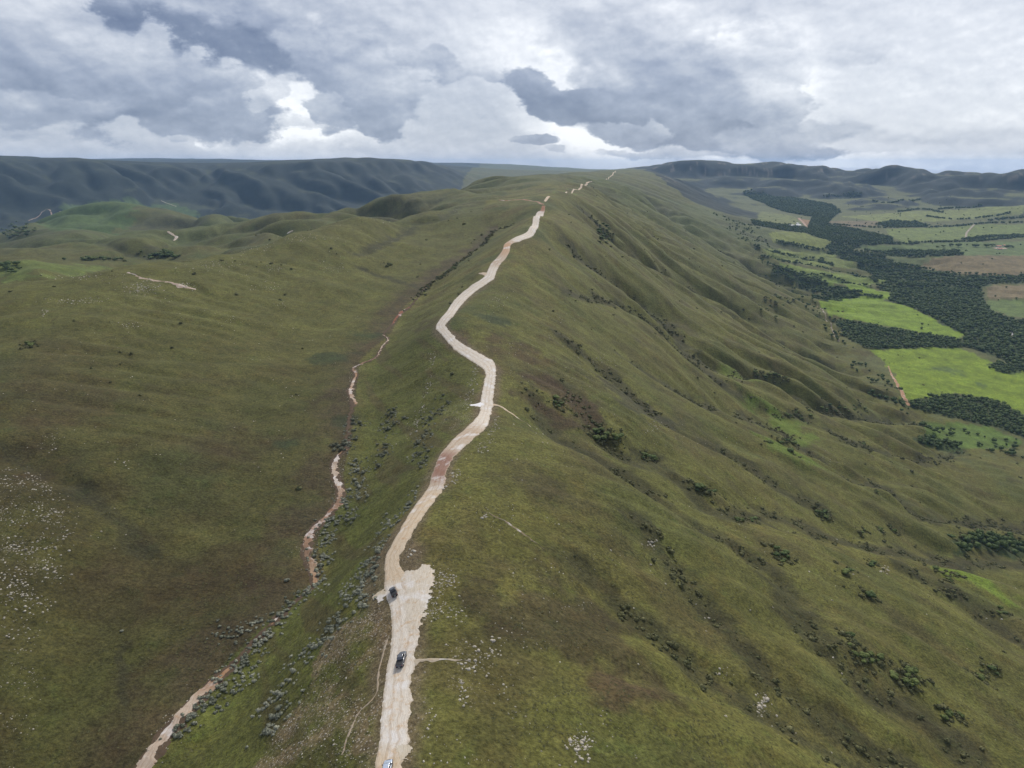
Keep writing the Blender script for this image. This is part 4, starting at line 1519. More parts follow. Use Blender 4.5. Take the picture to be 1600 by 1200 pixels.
def place_tree(x, y, s, label, group=None, k=None, mats=None):
    e = bpy.data.objects.new('tree', None)
    link(e)
    e.empty_display_size = .5
    e.location = (x, y, float(H(np.array([x]), np.array([y]))[0]))
    e.rotation_euler = (0, 0, rs_.uniform(0, 6.28))
    tag(e, label, 'tree', group)
    c = link(bpy.data.objects.new('crown', (mats or TREE_M)[rs_.integers(0, len(TREE_M)) if k is None else k]))
    c.parent = e
    c.scale = (s, s * rs_.uniform(.8, 1.2), s * rs_.uniform(.62, .95))
    c.location = (0, 0, s * .22)
    t = link(bpy.data.objects.new('trunk', TRUNK_M))
    t.parent = e
    t.scale = (s, s, s)
    return e


def place_one(name, meshes, x, y, s, label, cat, group=None, sink=.12, zf=1.0):
    o = link(bpy.data.objects.new(name, meshes[rs_.integers(0, len(meshes))]))
    z = float(H(np.array([x]), np.array([y]))[0])
    o.location = (x, y, z - sink * s)
    o.rotation_euler = (0, 0, rs_.uniform(0, 6.28))
    o.scale = (s, s, s * zf)
    return tag(o, label, cat, group)


# ---- trees and thickets of the slopes, traced clump by clump: (px, py, spread x, spread y, count, size m, words)
CLUMPS = [
    (868, 632, 9, 9, 5, 2.6, 'dark green tree in the clump at the ravine head, right of the road'),
    (948, 682, 26, 11, 12, 3.0, 'dark tree in the longest thicket of the ravine, high on the right slope'),
    (1012, 716, 16, 7, 7, 2.6, 'dark tree in the small ravine thicket just below the longest one'),
    (1092, 766, 20, 8, 9, 2.6, 'dark tree in the thicket where the ravine bends to the right'),
    (1222, 868, 14, 12, 8, 2.2, 'green tree in the thicket where the ravine turns steeply downhill'),
    (1160, 812, 18, 7, 6, 2.0, 'small tree in the narrow green strip between two thickets of the ravine'),
    (1412, 1058, 20, 12, 8, 2.5, 'bright green tree in the leafy clump low in the ravine'),
    (1360, 1030, 22, 10, 8, 2.2, 'dark tree in the scrub strip just uphill of the bright clump'),
    (1328, 1000, 10, 9, 5, 1.8, 'tree at the narrow top of the lower ravine scrub'),
    (1490, 1118, 18, 9, 5, 1.8, 'tree in the ravine below the bright leafy clump'),
    (1236, 652, 22, 9, 9, 3.2, 'tree on the vivid green damp patch in the middle of the right slope'),
    (1230, 692, 22, 12, 9, 3.4, 'tree at the lower end of the vivid green damp patch'),
    (1287, 805, 18, 6, 8, 2.6, 'dark tree in the row of thicket below the rounded spur'),
    (1372, 828, 26, 6, 8, 2.2, 'tree in the thin line of scrub continuing the spur thicket'),
    (1545, 842, 52, 9, 26, 3.2, 'tree in the long thicket at the lower right, below the smooth hill'),
    (1352, 934, 10, 7, 3, 3.0, 'broad tree standing near the pale outcrop on the lower right slope'),
    (1320, 897, 8, 5, 2, 2.8, 'spreading thin tree alone above the pale scree on the lower right slope'),
    (1368, 884, 9, 8, 3, 2.4, 'tree beside the pale boulder outcrop on the lower right slope'),
    (1492, 905, 10, 9, 5, 2.6, 'dark tree beside the small vivid green patch at the lower right'),
    (1462, 890, 6, 4, 2, 2.4, 'round tree just left of the small vivid green patch'),
    (1372, 768, 4, 3, 1, 2.8, 'round bush tree alone on the smooth grass hill'),
    (1352, 693, 5, 4, 2, 3.0, 'dark tree in the hollow between two spurs, near the valley'),
    (1562, 960, 12, 8, 4, 2.2, 'tree in scrub at the right edge of the lower slope'),
    (1540, 1060, 20, 18, 6, 2.0, 'dark bush tree on the brown slope in the lower right corner'),
    (940, 366, 14, 14, 26, 4.5, 'dark tree in the wooded notch below the upper road'),
    (1205, 590, 30, 6, 12, 3.4, 'tree in the shrubby ravine mouth above the bright pasture'),
    (1300, 640, 40, 7, 16, 3.4, 'tree in the band of woodland where the slope meets the valley'),
    (1205, 470, 30, 20, 20, 4.2, 'tree on the lower slope above the gallery forest'),
    (47, 540, 7, 5, 4, 2.4, 'dark tree in the lone round clump on the left hillside'),
    (607, 414, 5, 4, 3, 3.0, 'small dark tree alone on the grass left of the stream head'),
    (709, 417, 5, 5, 3, 3.0, 'dark tree on the bank of the upper stream, close to the road'),
    (688, 434, 8, 5, 4, 2.2, 'tree in the scrub lining the upper stream'),
    (16, 420, 24, 7, 14, 6.5, 'dark tree in the grove at the left edge of the far meadow'),
    (246, 399, 30, 5, 30, 6.0, 'dark tree in the wood in the hollow beyond the left hill'),
    (160, 405, 45, 3, 22, 5.5, 'tree in the thin wood along the far hollow on the left'),
    (25, 360, 40, 14, 40, 8.0, 'dark tree in the wooded gorge under the left escarpment'),
]
KL = []
PEND = []
for px, py, sx, sy, n, s, lab in CLUMPS:
    n2 = n
    pp = np.c_[px + rs_.normal(size=n2) * sx * .55, py + rs_.normal(size=n2) * sy * .5]
    q = W(pp)
    q = q[(GA.sample(DRG, q[:, 0], q[:, 1]) > 7) | (q[:, 1] > 2900)]
    for x, y in q:
        KL.append((x, y, s * (.85 if s < 4 else 1) * rs_.uniform(.6, 1.2), lab))
for x, y, s, lab in KL:
    solo = 'lone' in lab and 'clump' not in lab
    mats = FORT_M if 'bright' not in lab and rs_.uniform() < .55 else TREE_M
    PEND.append((place_tree(x, y, s, lab, mats=mats), lab, s, x, y))
n_single = len(KL)

# farm trees in a row, each round and separate
FARM = [(1464, 387, 9, 'leftmost low spreading tree of the row in the green field'), (1474, 386, 10, 'second dark tree of the row in the green field, joined to the low spreading one'),
        (1485, 385, 12, 'round dark tree in the middle of the row in the green field'), (1497, 386, 15, 'broadest dark tree of the row in the green field'),
        (1524, 386, 14, 'dark tree between the row and the farmhouse'), (1541, 386, 14, 'large dark tree at the left wall of the farmhouse'), (1550, 385, 13, 'large dark tree leaning over the farmhouse roof'),
        (1573, 387, 10, 'dark tree just right of the farmhouse'), (1579, 386, 9, 'smaller tree at the right end of the farmyard')]
for px, py, s, lab in FARM:
    x, y = W([(px, py)])[0]
    dep = y
    place_tree(x, y, s * dep / 3000, lab, mats=FORT_M)

left_n = 300 - n_single - len(FARM)
order = np.argsort(-np.where(inv_, tsz, 0))
ind = order[:max(left_n, 0)]
rest = order[max(left_n, 0):]
for i in ind:
    px, py = tpx[i], tpy[i]
    g = None
    if py > 612:
        lab = 'dark crowned tree in the wood below the lower bright pasture'
    elif py > 545:
        lab = 'dark crowned tree beside the lower bright pasture'
    elif py > 490:
        lab = 'dark crowned tree in the wood between the two bright pastures'
    else:
        lab = 'dark crowned tree of the wide gallery forest across the valley'
    PEND.append((place_one('valley_tree', FORT_M, TX[i], TY[i], TS[i], lab, 'tree', g, sink=-.1), lab, TS[i], TX[i], TY[i]))
nearm = TY[rest] < 2400
o = scatter_mesh('gallery_forest', FOR_P, TX[rest][nearm], TY[rest][nearm], TS[rest][nearm], M_FOREST, rs_, sink=-.1)
tag(o, kind='stuff')
o = scatter_mesh('far_forest', FAR_P, TX[rest][~nearm], TY[rest][~nearm], TS[rest][~nearm] * 1.15, M_FOREST, rs_, sink=-.05)
tag(o, kind='stuff')
print('forest trees', len(TX), 'individual', n_single, len(ind))

# ---- grey shrubs along the ridge flank and the stream: (px, py, spread x, spread y, count, size m, words)
BANDS = [
    ([(652, 772), (632, 800), (610, 835), (596, 862)], 14, 44, 1.1, 'grey green shrub on the bank left of the road above the layby'),
    ([(590, 872), (580, 895), (560, 918), (545, 940)], 16, 44, 1.15, 'grey green shrub in the dense band left of the black car'),
    ([(615, 640), (609, 665), (600, 700), (590, 725)], 8, 36, 1.7, 'grey shrub in the dark row on the flank left of the road bend'),
    ([(700, 610), (672, 660), (660, 700), (650, 730)], 10, 44, 1.5, 'dark grey shrub in the strip just left of the reddish road stretch'),
    ([(566, 720), (560, 752), (545, 790), (530, 820)], 12, 50, 1.5, 'grey shrub on the flank above the middle stream bed'),
    ([(560, 660), (545, 680), (535, 700), (550, 690)], 9, 30, 1.7, 'dark shrub in the thicket hiding the stream between two pale stretches'),
    ([(520, 812), (508, 850), (503, 885), (498, 905)], 8, 36, 1.3, 'pale grey shrub on the right bank of the curved brown stream bed'),
    ([(490, 915), (470, 935), (448, 955), (430, 975)], 8, 24, 1.05, 'pale grey shrub lining the stream just below the curved brown bed'),
    ([(422, 985), (400, 1010), (385, 1028), (362, 1052)], 8, 26, 1.0, 'pale grey shrub hiding the stream above its widest stony bed'),
    ([(352, 1068), (330, 1092), (300, 1120), (275, 1150)], 6, 28, 1.0, 'pale grey shrub on the right bank of the wide stony stream bed'),
    ([(545, 948), (520, 980), (490, 1010), (470, 1040)], 10, 24, 1.1, 'grey shrub on the edge of the stony ground left of the pickup'),
    ([(468, 1040), (455, 1060), (430, 1110), (412, 1150)], 12, 20, 1.1, 'pale grey shrub on the lower left edge of the stony ground'),
    ([(400, 1040), (392, 1052), (380, 1070), (365, 1090)], 8, 8, .9, 'isolated pale grey shrub on the bright green bank above the stream'),
    ([(432, 970), (408, 960), (365, 985), (345, 1000)], 12, 18, .8, 'small grey shrub on the brown slope left of the stream'),
]
SX, SY, SS, SL, SG = [], [], [], [], []
for bi, (pts, jit, n, s, lab) in enumerate(BANDS):
    P = smooth_line(np.array(pts, float), 3)
    i = rs_.integers(0, len(P), n)
    pp = P[i] + rs_.normal(size=(n, 2)) * jit * np.array([.75, .5])
    q = W(pp)
    q = q[GA.sample(DRG, q[:, 0], q[:, 1]) > 5.2]
    for (x, y) in q:
        SX.append(x)
        SY.append(y)
        SS.append(s * rs_.uniform(.5, 1.2))
        SL.append(lab)
SX, SY, SS = np.array(SX), np.array(SY), np.array(SS)
SZ = H(SX, SY)
sz = SS / (SY * CT - SZ * ST)
order = np.argsort(-sz)
for i in order[:290]:
    dark = 'dark' in SL[i]
    PEND.append((place_one('shrub', SHRD_M if dark else SHR_M, SX[i], SY[i], SS[i], SL[i], 'shrub'), SL[i], SS[i], SX[i], SY[i]))
for (px, py, s, lab) in [(448, 908, 1.3, 'pale round shrub alone on the dark slope left of the brown stream bed'),
                         (191, 987, .9, 'pale little shrub alone in the dark grass at the lower left'),
                         (459, 1050, 1.4, 'pale grey shrub with two crowns on the green bank, largest of its surroundings'),
                         (421, 1146, 1.2, 'pale grey shrub near the bottom edge on the green bank')]:
    x, y = W([(px, py)])[0]
    place_one('shrub', SHR_M, x, y, s, lab, 'shrub')
ri = order[290:]

# small scrub over the slopes and in the gullies, too many to count
q1 = []
for (pts, dep, wid), Wl in zip(RAV[:12], ravW[:12]):
    P = smooth_line(Wl, 3)
    n = int(len(P) * 3.0)
    i = rs_.integers(0, len(P), n)
    d = P[i] + rs_.normal(size=(n, 2)) * wid * .22
    q1.append(d[(fbm(d[:, 0], d[:, 1], 40, 2, .5, 500) > -.12) & (d[:, 1] < 2300)])
n = 9000
cand = np.c_[rs_.uniform(20, 900, n), rs_.uniform(150, 2300, n)]
cz = H(cand[:, 0], cand[:, 1])
cf = flowmap(cand[:, 0], cand[:, 1])
pr = sstep(2.2, 5.5, cf + fbm(cand[:, 0], cand[:, 1], 60, 3, .6, 510) * 2.4) * .30 + .006
pr *= (cz > -372) * (cand[:, 0] > np.interp(cand[:, 1], ROADC[:, 1], ROADC[:, 0]) + 12)
q1.append(cand[rs_.uniform(size=n) < pr])
n = 2500
cand = np.c_[rs_.uniform(-700, -20, n), rs_.uniform(200, 1500, n)]
pr = sstep(.1, .7, fbm(cand[:, 0], cand[:, 1], 90, 4, .6, 520)) * .35 * (np.abs(cand[:, 0] - np.interp(cand[:, 1], ROADC[:, 1], ROADC[:, 0])) > 9)
q1.append(cand[rs_.uniform(size=n) < pr])
up = smooth_line(W([(800, 352), (775, 360), (752, 385), (725, 405), (700, 425), (672, 446), (648, 468)]), 3)
i = rs_.integers(0, len(up), 260)
q1.append(up[i] + rs_.normal(size=(260, 2)) * 2.6)
ks = np.array([(a, b, c_) for a, b, c_, _ in KL if c_ < 4])
for rep_ in range(5):
    q1.append(ks[:, :2] + rs_.normal(size=(len(ks), 2)) * ks[:, 2:3] * 1.5)
q1 = np.vstack(q1)
q1 = q1[(GA.sample(DRG, q1[:, 0], q1[:, 1]) > 6) | (q1[:, 1] > 2900)]
s1 = rs_.uniform(0, 1, len(q1)) ** 1.6 * 1.5 + .45
s1 = s1 * (1 + q1[:, 1] / 1100)
o = scatter_mesh('hillside_scrub', SCR_P, q1[:, 0], q1[:, 1], s1, M_SCRUB, rs_)
tag(o, kind='stuff')
# grass tussocks, the grain of the near slopes
TUF_P = []
for _ in range(5):
    d = rs_.normal(size=(9, 3))
    d[:, 2] = np.abs(d[:, 2]) + .5
    d /= np.linalg.norm(d, axis=1)[:, None]
    t = np.cross(d, (0, 0, 1.0)) * .22
    d[:, 2] *= .45
    TUF_P.append((np.stack([-t - d * .1, t - d * .1, d], 1).reshape(-1, 3), np.arange(27).reshape(-1, 3)))
n = 42000
rr2 = np.exp(rs_.uniform(math.log(120), math.log(900), n))
aa2 = rs_.uniform(math.radians(-48), math.radians(48), n)
cand = np.c_[rr2 * np.sin(aa2), rr2 * np.cos(aa2)]
pr = sstep(-.35, .55, fbm(cand[:, 0], cand[:, 1], 30, 4, .65, 530)) * .75 + .06
rx_ = np.interp(cand[:, 1], ROADC[:, 1], ROADC[:, 0])
cand = cand[(rs_.uniform(size=n) < pr) & (np.abs(cand[:, 0] - rx_) > 9)]
o = scatter_mesh('grass_tussocks', TUF_P, cand[:, 0], cand[:, 1], rs_.uniform(.22, .75, len(cand)) * (1 + np.hypot(*cand.T) / 700), M_TUFT, rs_, sink=0)
tag(o, kind='stuff')
# low grey undergrowth filling the shrub bands
i = rs_.integers(0, len(SX), 900)
q2 = np.c_[SX[i], SY[i]] + rs_.normal(size=(900, 2)) * 2.8
q2 = q2[GA.sample(DRG, q2[:, 0], q2[:, 1]) > 5.2]
q2 = np.vstack([q2, np.c_[SX[ri], SY[ri]]])
o = scatter_mesh('low_undergrowth', SCR_P, q2[:, 0], q2[:, 1], rs_.uniform(.5, 1.1, len(q2)), M_GREY, rs_)
tag(o, kind='stuff')
print('scrub', len(q1), len(q2))

# ---- rocks: (px, py, spread x, spread y, count, size m, words)
ROCKS = [
    (742, 1028, 30, 26, 60, .55, 'white boulder in the scatter right of the pickup, beyond the footpath'),
    (722, 1075, 8, 26, 22, .6, 'white boulder in the lower part of the scatter right of the pickup'),
    (775, 1010, 22, 16, 16, .55, 'white boulder at the outer edge of the scatter right of the pickup'),
    (700, 912, 16, 16, 26, .5, 'white boulder beside the right edge of the gravel layby'),
    (715, 960, 22, 14, 24, .45, 'pale boulder in the sparse scatter right of the gravel layby'),
    (757, 808, 5, 5, 6, .7, 'pale block in the small outcrop right of the road, above the layby'),
    (1020, 851, 9, 9, 14, .9, 'pale block in the isolated outcrop in the middle of the right slope'),
    (905, 1168, 18, 16, 34, .6, 'grey block in the shrubby outcrop near the bottom edge'),
    (1190, 1100, 12, 14, 20, .8, 'grey block in the outcrop beside small bushes, lower right slope'),
    (1132, 1052, 14, 7, 12, .6, 'pale stone at the brink of the lower right spur'),
    (1382, 890, 8, 8, 14, 1.0, 'pale block in the outcrop among trees on the lower right slope'),
    (645, 862, 7, 6, 8, .8, 'pale grey block on the bank above the gravel layby'),
    (18, 905, 24, 34, 70, .5, 'white stone in the dense field of stones at the left edge'),
    (10, 850, 12, 16, 26, .55, 'white stone at the top of the stone field at the left edge'),
    (95, 812, 26, 16, 40, .42, 'white stone in the scatter just right of the dense stone field'),
    (75, 690, 22, 14, 30, .5, 'white stone in the scatter on the middle of the left hillside'),
    (190, 722, 16, 8, 8, .8, 'large pale boulder pair on the middle of the left hillside'),
    (225, 452, 22, 9, 46, 1.0, 'pale block of the rocky knoll on the crest of the left hill'),
    (290, 447, 12, 5, 16, 1.1, 'pale block at the bare patch near the crest of the left hill'),
    (672, 1120, 14, 20, 14, .35, 'small pale stone in the grass right of the road, bottom edge'),
]
RX, RY, RS, RL = [], [], [], []
for px, py, sx, sy, n, s, lab in ROCKS:
    pp = np.c_[px + rs_.normal(size=n) * sx * .6, py + rs_.normal(size=n) * sy * .6]
    q = W(pp)
    for x, y in q:
        RX.append(x)
        RY.append(y)
        RS.append(s * .85 * rs_.uniform(.35, 1.35) ** 1.3)
        RL.append(lab)
RX, RY, RS = np.array(RX), np.array(RY), np.array(RS)
order = np.argsort(-RS / np.hypot(RX, RY))
for i in order[:300]:
    PEND.append((place_one('boulder', ROCK_M, RX[i], RY[i], RS[i], RL[i], 'boulder', sink=.15), RL[i], RS[i], RX[i], RY[i]))
# loose stones: a mass of small ones
LX, LY, LS = [RX[order[300:]]], [RY[order[300:]]], [RS[order[300:]]]


def stones_px(poly, n, s0, s1, warp=25, thr=0.0):
    q = pts_in(poly, n, rs_)
    q = q[fbm(q[:, 0], q[:, 1], warp, 3, .6, 600) > thr]
    q = q + rs_.normal(size=q.shape) * np.abs(rs_.normal(size=(len(q), 1))) * warp * .16
    LX.append(q[:, 0])
    LY.append(q[:, 1])
    LS.append(rs_.uniform(0, 1, len(q)) ** 2 * (s1 - s0) + s0)


stones_px(STONY[0][0], 1100, .08, .34, 14, -.25)
stones_px(STONY[1][0], 240, .12, .45, 10, -.2)
stones_px([(640, 1215), (655, 1045), (720, 1040), (800, 960), (900, 1000), (1000, 1215)], 500, .12, .4, 18, .12)
stones_px([(660, 985), (700, 860), (690, 800), (760, 760), (900, 800), (1000, 900), (900, 960), (760, 1000)], 420, .12, .42, 20, .1)
stones_px([(0, 730), (60, 740), (110, 800), (90, 930), (60, 1000), (0, 1040)], 1500, .15, .7, 12, .0)
stones_px([(0, 1000), (60, 1010), (50, 1215), (0, 1215)], 250, .12, .4, 10, .1)
stones_px([(0, 560), (300, 480), (560, 480), (500, 700), (350, 850), (60, 900)], 900, .15, .6, 40, .22)
stones_px([(100, 480), (120, 450), (330, 400), (480, 360), (640, 345), (640, 380), (450, 440), (250, 480)], 1200, .3, 1.1, 40, .18)
stones_px([(770, 500), (900, 480), (1000, 640), (900, 800), (780, 760), (770, 640)], 420, .2, .7, 30, .15)
stones_px([(1000, 640), (1300, 700), (1600, 900), (1600, 1200), (1100, 1200), (900, 900)], 700, .2, .8, 30, .22)
for px, py, a, b, n, s1_ in [(218, 450, 26, 9, 160, 1.1), (290, 446, 12, 5, 60, .9), (400, 388, 24, 6, 110, .9), (430, 420, 14, 5, 70, .8), (415, 450, 22, 7, 80, .8), (525, 420, 20, 5, 80, .8), (205, 508, 16, 5, 60, .7), (360, 500, 14, 6, 50, .7),
                       (120, 470, 45, 5, 150, .9), (70, 490, 8, 5, 30, 1.0), (130, 432, 55, 4, 160, 1.0), (470, 372, 40, 5, 160, 1.1), (340, 415, 40, 6, 140, .9), (440, 475, 12, 5, 30, .6), (715, 330, 14, 4, 50, 1.3),
                       (880, 630, 14, 8, 40, .6), (945, 565, 20, 12, 60, .7), (1020, 665, 12, 12, 50, .9), (800, 545, 25, 12, 60, .6), (780, 470, 14, 14, 50, .7), (905, 1160, 16, 14, 70, .4), (1190, 1100, 10, 14, 60, .6),
                       (1290, 720, 10, 6, 20, 1.0), (1080, 690, 60, 30, 60, .5)]:
    P_ = W(np.c_[px + rs_.normal(size=n) * a * .6, py + rs_.normal(size=n) * b * .6])
    LX.append(P_[:, 0])
    LY.append(P_[:, 1])
    LS.append(rs_.uniform(0, 1, n) ** 2.2 * (s1_ - .15) + .15)
for pl, n in [([(675, 545), (666, 602), (655, 640), (631, 690), (640, 690), (662, 645), (674, 600), (682, 548)], 160), ([(745, 560), (730, 610), (722, 640), (732, 640), (740, 610), (752, 566)], 90),
              ([(700, 700), (712, 720), (720, 745), (700, 770), (692, 765), (704, 735)], 60), ([(742, 700), (760, 680), (775, 640), (780, 660), (765, 700), (745, 715)], 50)]:
    stones_px(pl, int(n * 1.8), .2, .8, 10, -.5)
for gp in [[(236, 1205), (262, 1165), (300, 1115), (340, 1070), (332, 1060), (290, 1095), (250, 1140), (216, 1205)], [(488, 905), (496, 880), (488, 850), (500, 825), (480, 830), (470, 862), (482, 890)],
           [(536, 780), (538, 745), (545, 705), (530, 705), (518, 730), (520, 760), (525, 785)], [(556, 632), (552, 600), (560, 576), (548, 578), (542, 610), (549, 632)]]:
    stones_px(gp, 260, .12, .42, 10, -2)
LX, LY, LS = np.concatenate(LX), np.concatenate(LY), np.concatenate(LS)
k = (LX < np.interp(LY, ROADC[:, 1], ROADC[:, 0]) - 4.5) | (LX > np.interp(LY, ROADC[:, 1], ROADC[:, 0]) + 5.5) | (LY > 700)
o = scatter_mesh('scattered_stones', ROCK_P, LX[k], LY[k], LS[k], M_ROCK, rs_, sink=.1)
tag(o, kind='stuff')
print('stones', k.sum())


# ---- words that single out the ends of each clump; the rest of a clump keeps one label and a group
def settle_labels():
    by = {}
    for rec in PEND:
        by.setdefault(rec[1], []).append(rec)
    fine = {}
    for lab, rs in by.items():
        if len(rs) < 9 or len(lab.split()) > 13:
            fine[lab] = rs
            continue
        A = np.array([to_px(r[3], r[4], float(H(np.array([r[3]]), np.array([r[4]]))[0])) for r in rs])
        mx_, my_ = np.median(A, axis=0)
        for r, (a, b) in zip(rs, A):
            l2 = lab + ', ' + ('upper' if b < my_ else 'lower') + ' ' + ('left' if a < mx_ else 'right') + ' part'
            r[0]['label'] = l2
            fine.setdefault(l2, []).append(r)
    by = fine
    for lab, rs in by.items():
        noun = next(w for w in (' tree', ' shrub', ' boulder', ' block', ' stone') if w in ' ' + lab)
        grp = noun.strip() + 's' + (' ' + lab).split(noun, 1)[1]
        if grp.split()[0] == 'tree':
            grp = 'trees' + grp[4:]
        A = np.array([[r[2], *to_px(r[3], r[4], float(H(np.array([r[3]]), np.array([r[4]]))[0]))] for r in rs])
        used = set()
        for r in rs:
            r[0]['group'] = grp.replace(',', '')
        if len(rs) > 1:
            for word, key in (('largest', -A[:, 0]), ('leftmost', A[:, 1]), ('rightmost', -A[:, 1]), ('lowest', -A[:, 2]), ('highest', A[:, 2]), ('smallest', A[:, 0])):
                for i in np.argsort(key)[:1]:
                    if int(i) not in used and len(used) < len(rs):
                        used.add(int(i))
                        if len(lab.split()) < 16:
                            rs[i][0]['label'] = word + ' ' + lab


settle_labels()


# ================================================================== vehicles
def car_paint(name, col, flake=.0, rough=.32):
    m, N, bs = mat(name)
    tc = N.add('ShaderNodeTexCoord')
    n = N.noise(tc.outputs['Object'], 3.0, 5, .65)
    N.link(N.mix(N.ramp(n, .45, .75, 0, .35), col, (.22, .19, .16)), bs.inputs['Base Color'])   # road dust
    bs.inputs['Roughness'].default_value = rough
    bs.inputs['Metallic'].default_value = flake
    bs.inputs['Specular IOR Level'].default_value = .5
    bs.inputs['Coat Weight'].default_value = .5
    return m


M_GREYP = car_paint('dark_grey_paint', (.085, .095, .115), .25)
M_BLACKP = car_paint('black_paint', (.022, .022, .025), .1)
M_SILVP = car_paint('silver_blue_paint', (.40, .46, .56), .2)
M_GLASS = simple('tinted_glass', (.012, .014, .018), .08, spec=.6)
M_TYRE = simple('tyre_rubber', (.018, .018, .018), .85, var=.3)
M_RIM = simple('alloy_rim', (.35, .35, .36), .35, metal=.8)
M_TRIM = simple('black_plastic', (.012, .012, .013), .6)
M_LAMP = simple('lamp_glass', (.60, .60, .58), .12, spec=.6)
M_RED = simple('red_lens', (.28, .015, .012), .2, spec=.6)
M_PLATE = simple('number_plate', (.50, .50, .50), .5)
M_CANVAS = simple('black_canvas', (.014, .014, .016), .8, var=.4, scale=9)


def loft(name, secs, material, parent, n=6, smooth=True):
    """secs: (y, half width, z bottom, z top, corner). Rings run round the car's length"""
    V, F = [], []
    ring = 0
    for (y, hw, zb, zt, c) in secs:
        P = []
        cz, cy = (zt + zb) / 2, 0
        hh = (zt - zb) / 2
        c = min(c, hh * .98, hw * .98)
        for (sx, sz, a0) in ((1, 1, 0), (-1, 1, 90), (-1, -1, 180), (1, -1, 270)):
            for k in range(n // 2 + 1):
                a = math.radians(a0 + 90 * k / (n // 2))
                P.append((sx * (hw - c) + c * math.cos(a), y, cz + sz * (hh - c) + c * math.sin(a)))
        ring = len(P)
        V += P
    m = len(secs)
    for s in range(m - 1):
        for k in range(ring):
            a, b = s * ring + k, s * ring + (k + 1) % ring
            F.append((a, b, b + ring, a + ring))
    F.append(tuple(range(ring)))
    F.append(tuple((m - 1) * ring + k for k in reversed(range(ring))))
    o = mesh_obj(name, V, F, material, parent, smooth)
    if smooth:
        bpy.context.view_layer.update()
        for p in o.data.polygons:
            p.use_smooth = len(p.vertices) == 4
    return o


def box(name, c, d, material, parent, rx=0.0, bev=.0):
    x, y, z = d[0] / 2, d[1] / 2, d[2] / 2
    b = bev or min(x, y, z) * .25
    V, F = [], []
    for zz, s in ((-z, b), (-z + b, 0), (z - b, 0), (z, b)):
        V += [(-x + s, -y + s, zz), (x - s, -y + s, zz), (x - s, y - s, zz), (-x + s, y - s, zz)]
    for r in range(3):
        for k in range(4):
            F.append((r * 4 + k, r * 4 + (k + 1) % 4, r * 4 + 4 + (k + 1) % 4, r * 4 + 4 + k))
    F += [(3, 2, 1, 0), (12, 13, 14, 15)]
    o = mesh_obj(name, V, F, material, parent)
    o.location = c
    o.rotation_euler = (rx, 0, 0)
    return o


def disc(name, r, w, material, parent, loc, n=20, dish=.0):
    V, F = [], []
    prof_ = [(-w / 2, r * .55), (-w / 2, r * .92), (-w / 2 + w * .15, r), (w / 2 - w * .15, r), (w / 2, r * .92), (w / 2 - dish, r * .55)]
    for x, q in prof_:
        for k in range(n):
            a = 2 * math.pi * k / n
            V.append((x, q * math.cos(a), q * math.sin(a)))
    for s in range(len(prof_) - 1):
        for k in range(n):
            F.append((s * n + k, s * n + (k + 1) % n, (s + 1) * n + (k + 1) % n, (s + 1) * n + k))
    F.append(tuple(reversed(range(n))))
    F.append(tuple((len(prof_) - 1) * n + k for k in range(n)))
    o = mesh_obj(name, V, F, material, parent)
    o.location = loc
    return o


def quad_panel(name, P, material, parent, th=.015):
    P = np.array(P, float)
    nrm = np.cross(P[1] - P[0], P[3] - P[0])
    nrm /= np.linalg.norm(nrm)
    V = np.vstack([P, P + nrm * th])
    F = [(3, 2, 1, 0), (4, 5, 6, 7), (0, 1, 5, 4), (1, 2, 6, 5), (2, 3, 7, 6), (3, 0, 4, 7)]
    return mesh_obj(name, V, F, material, parent)


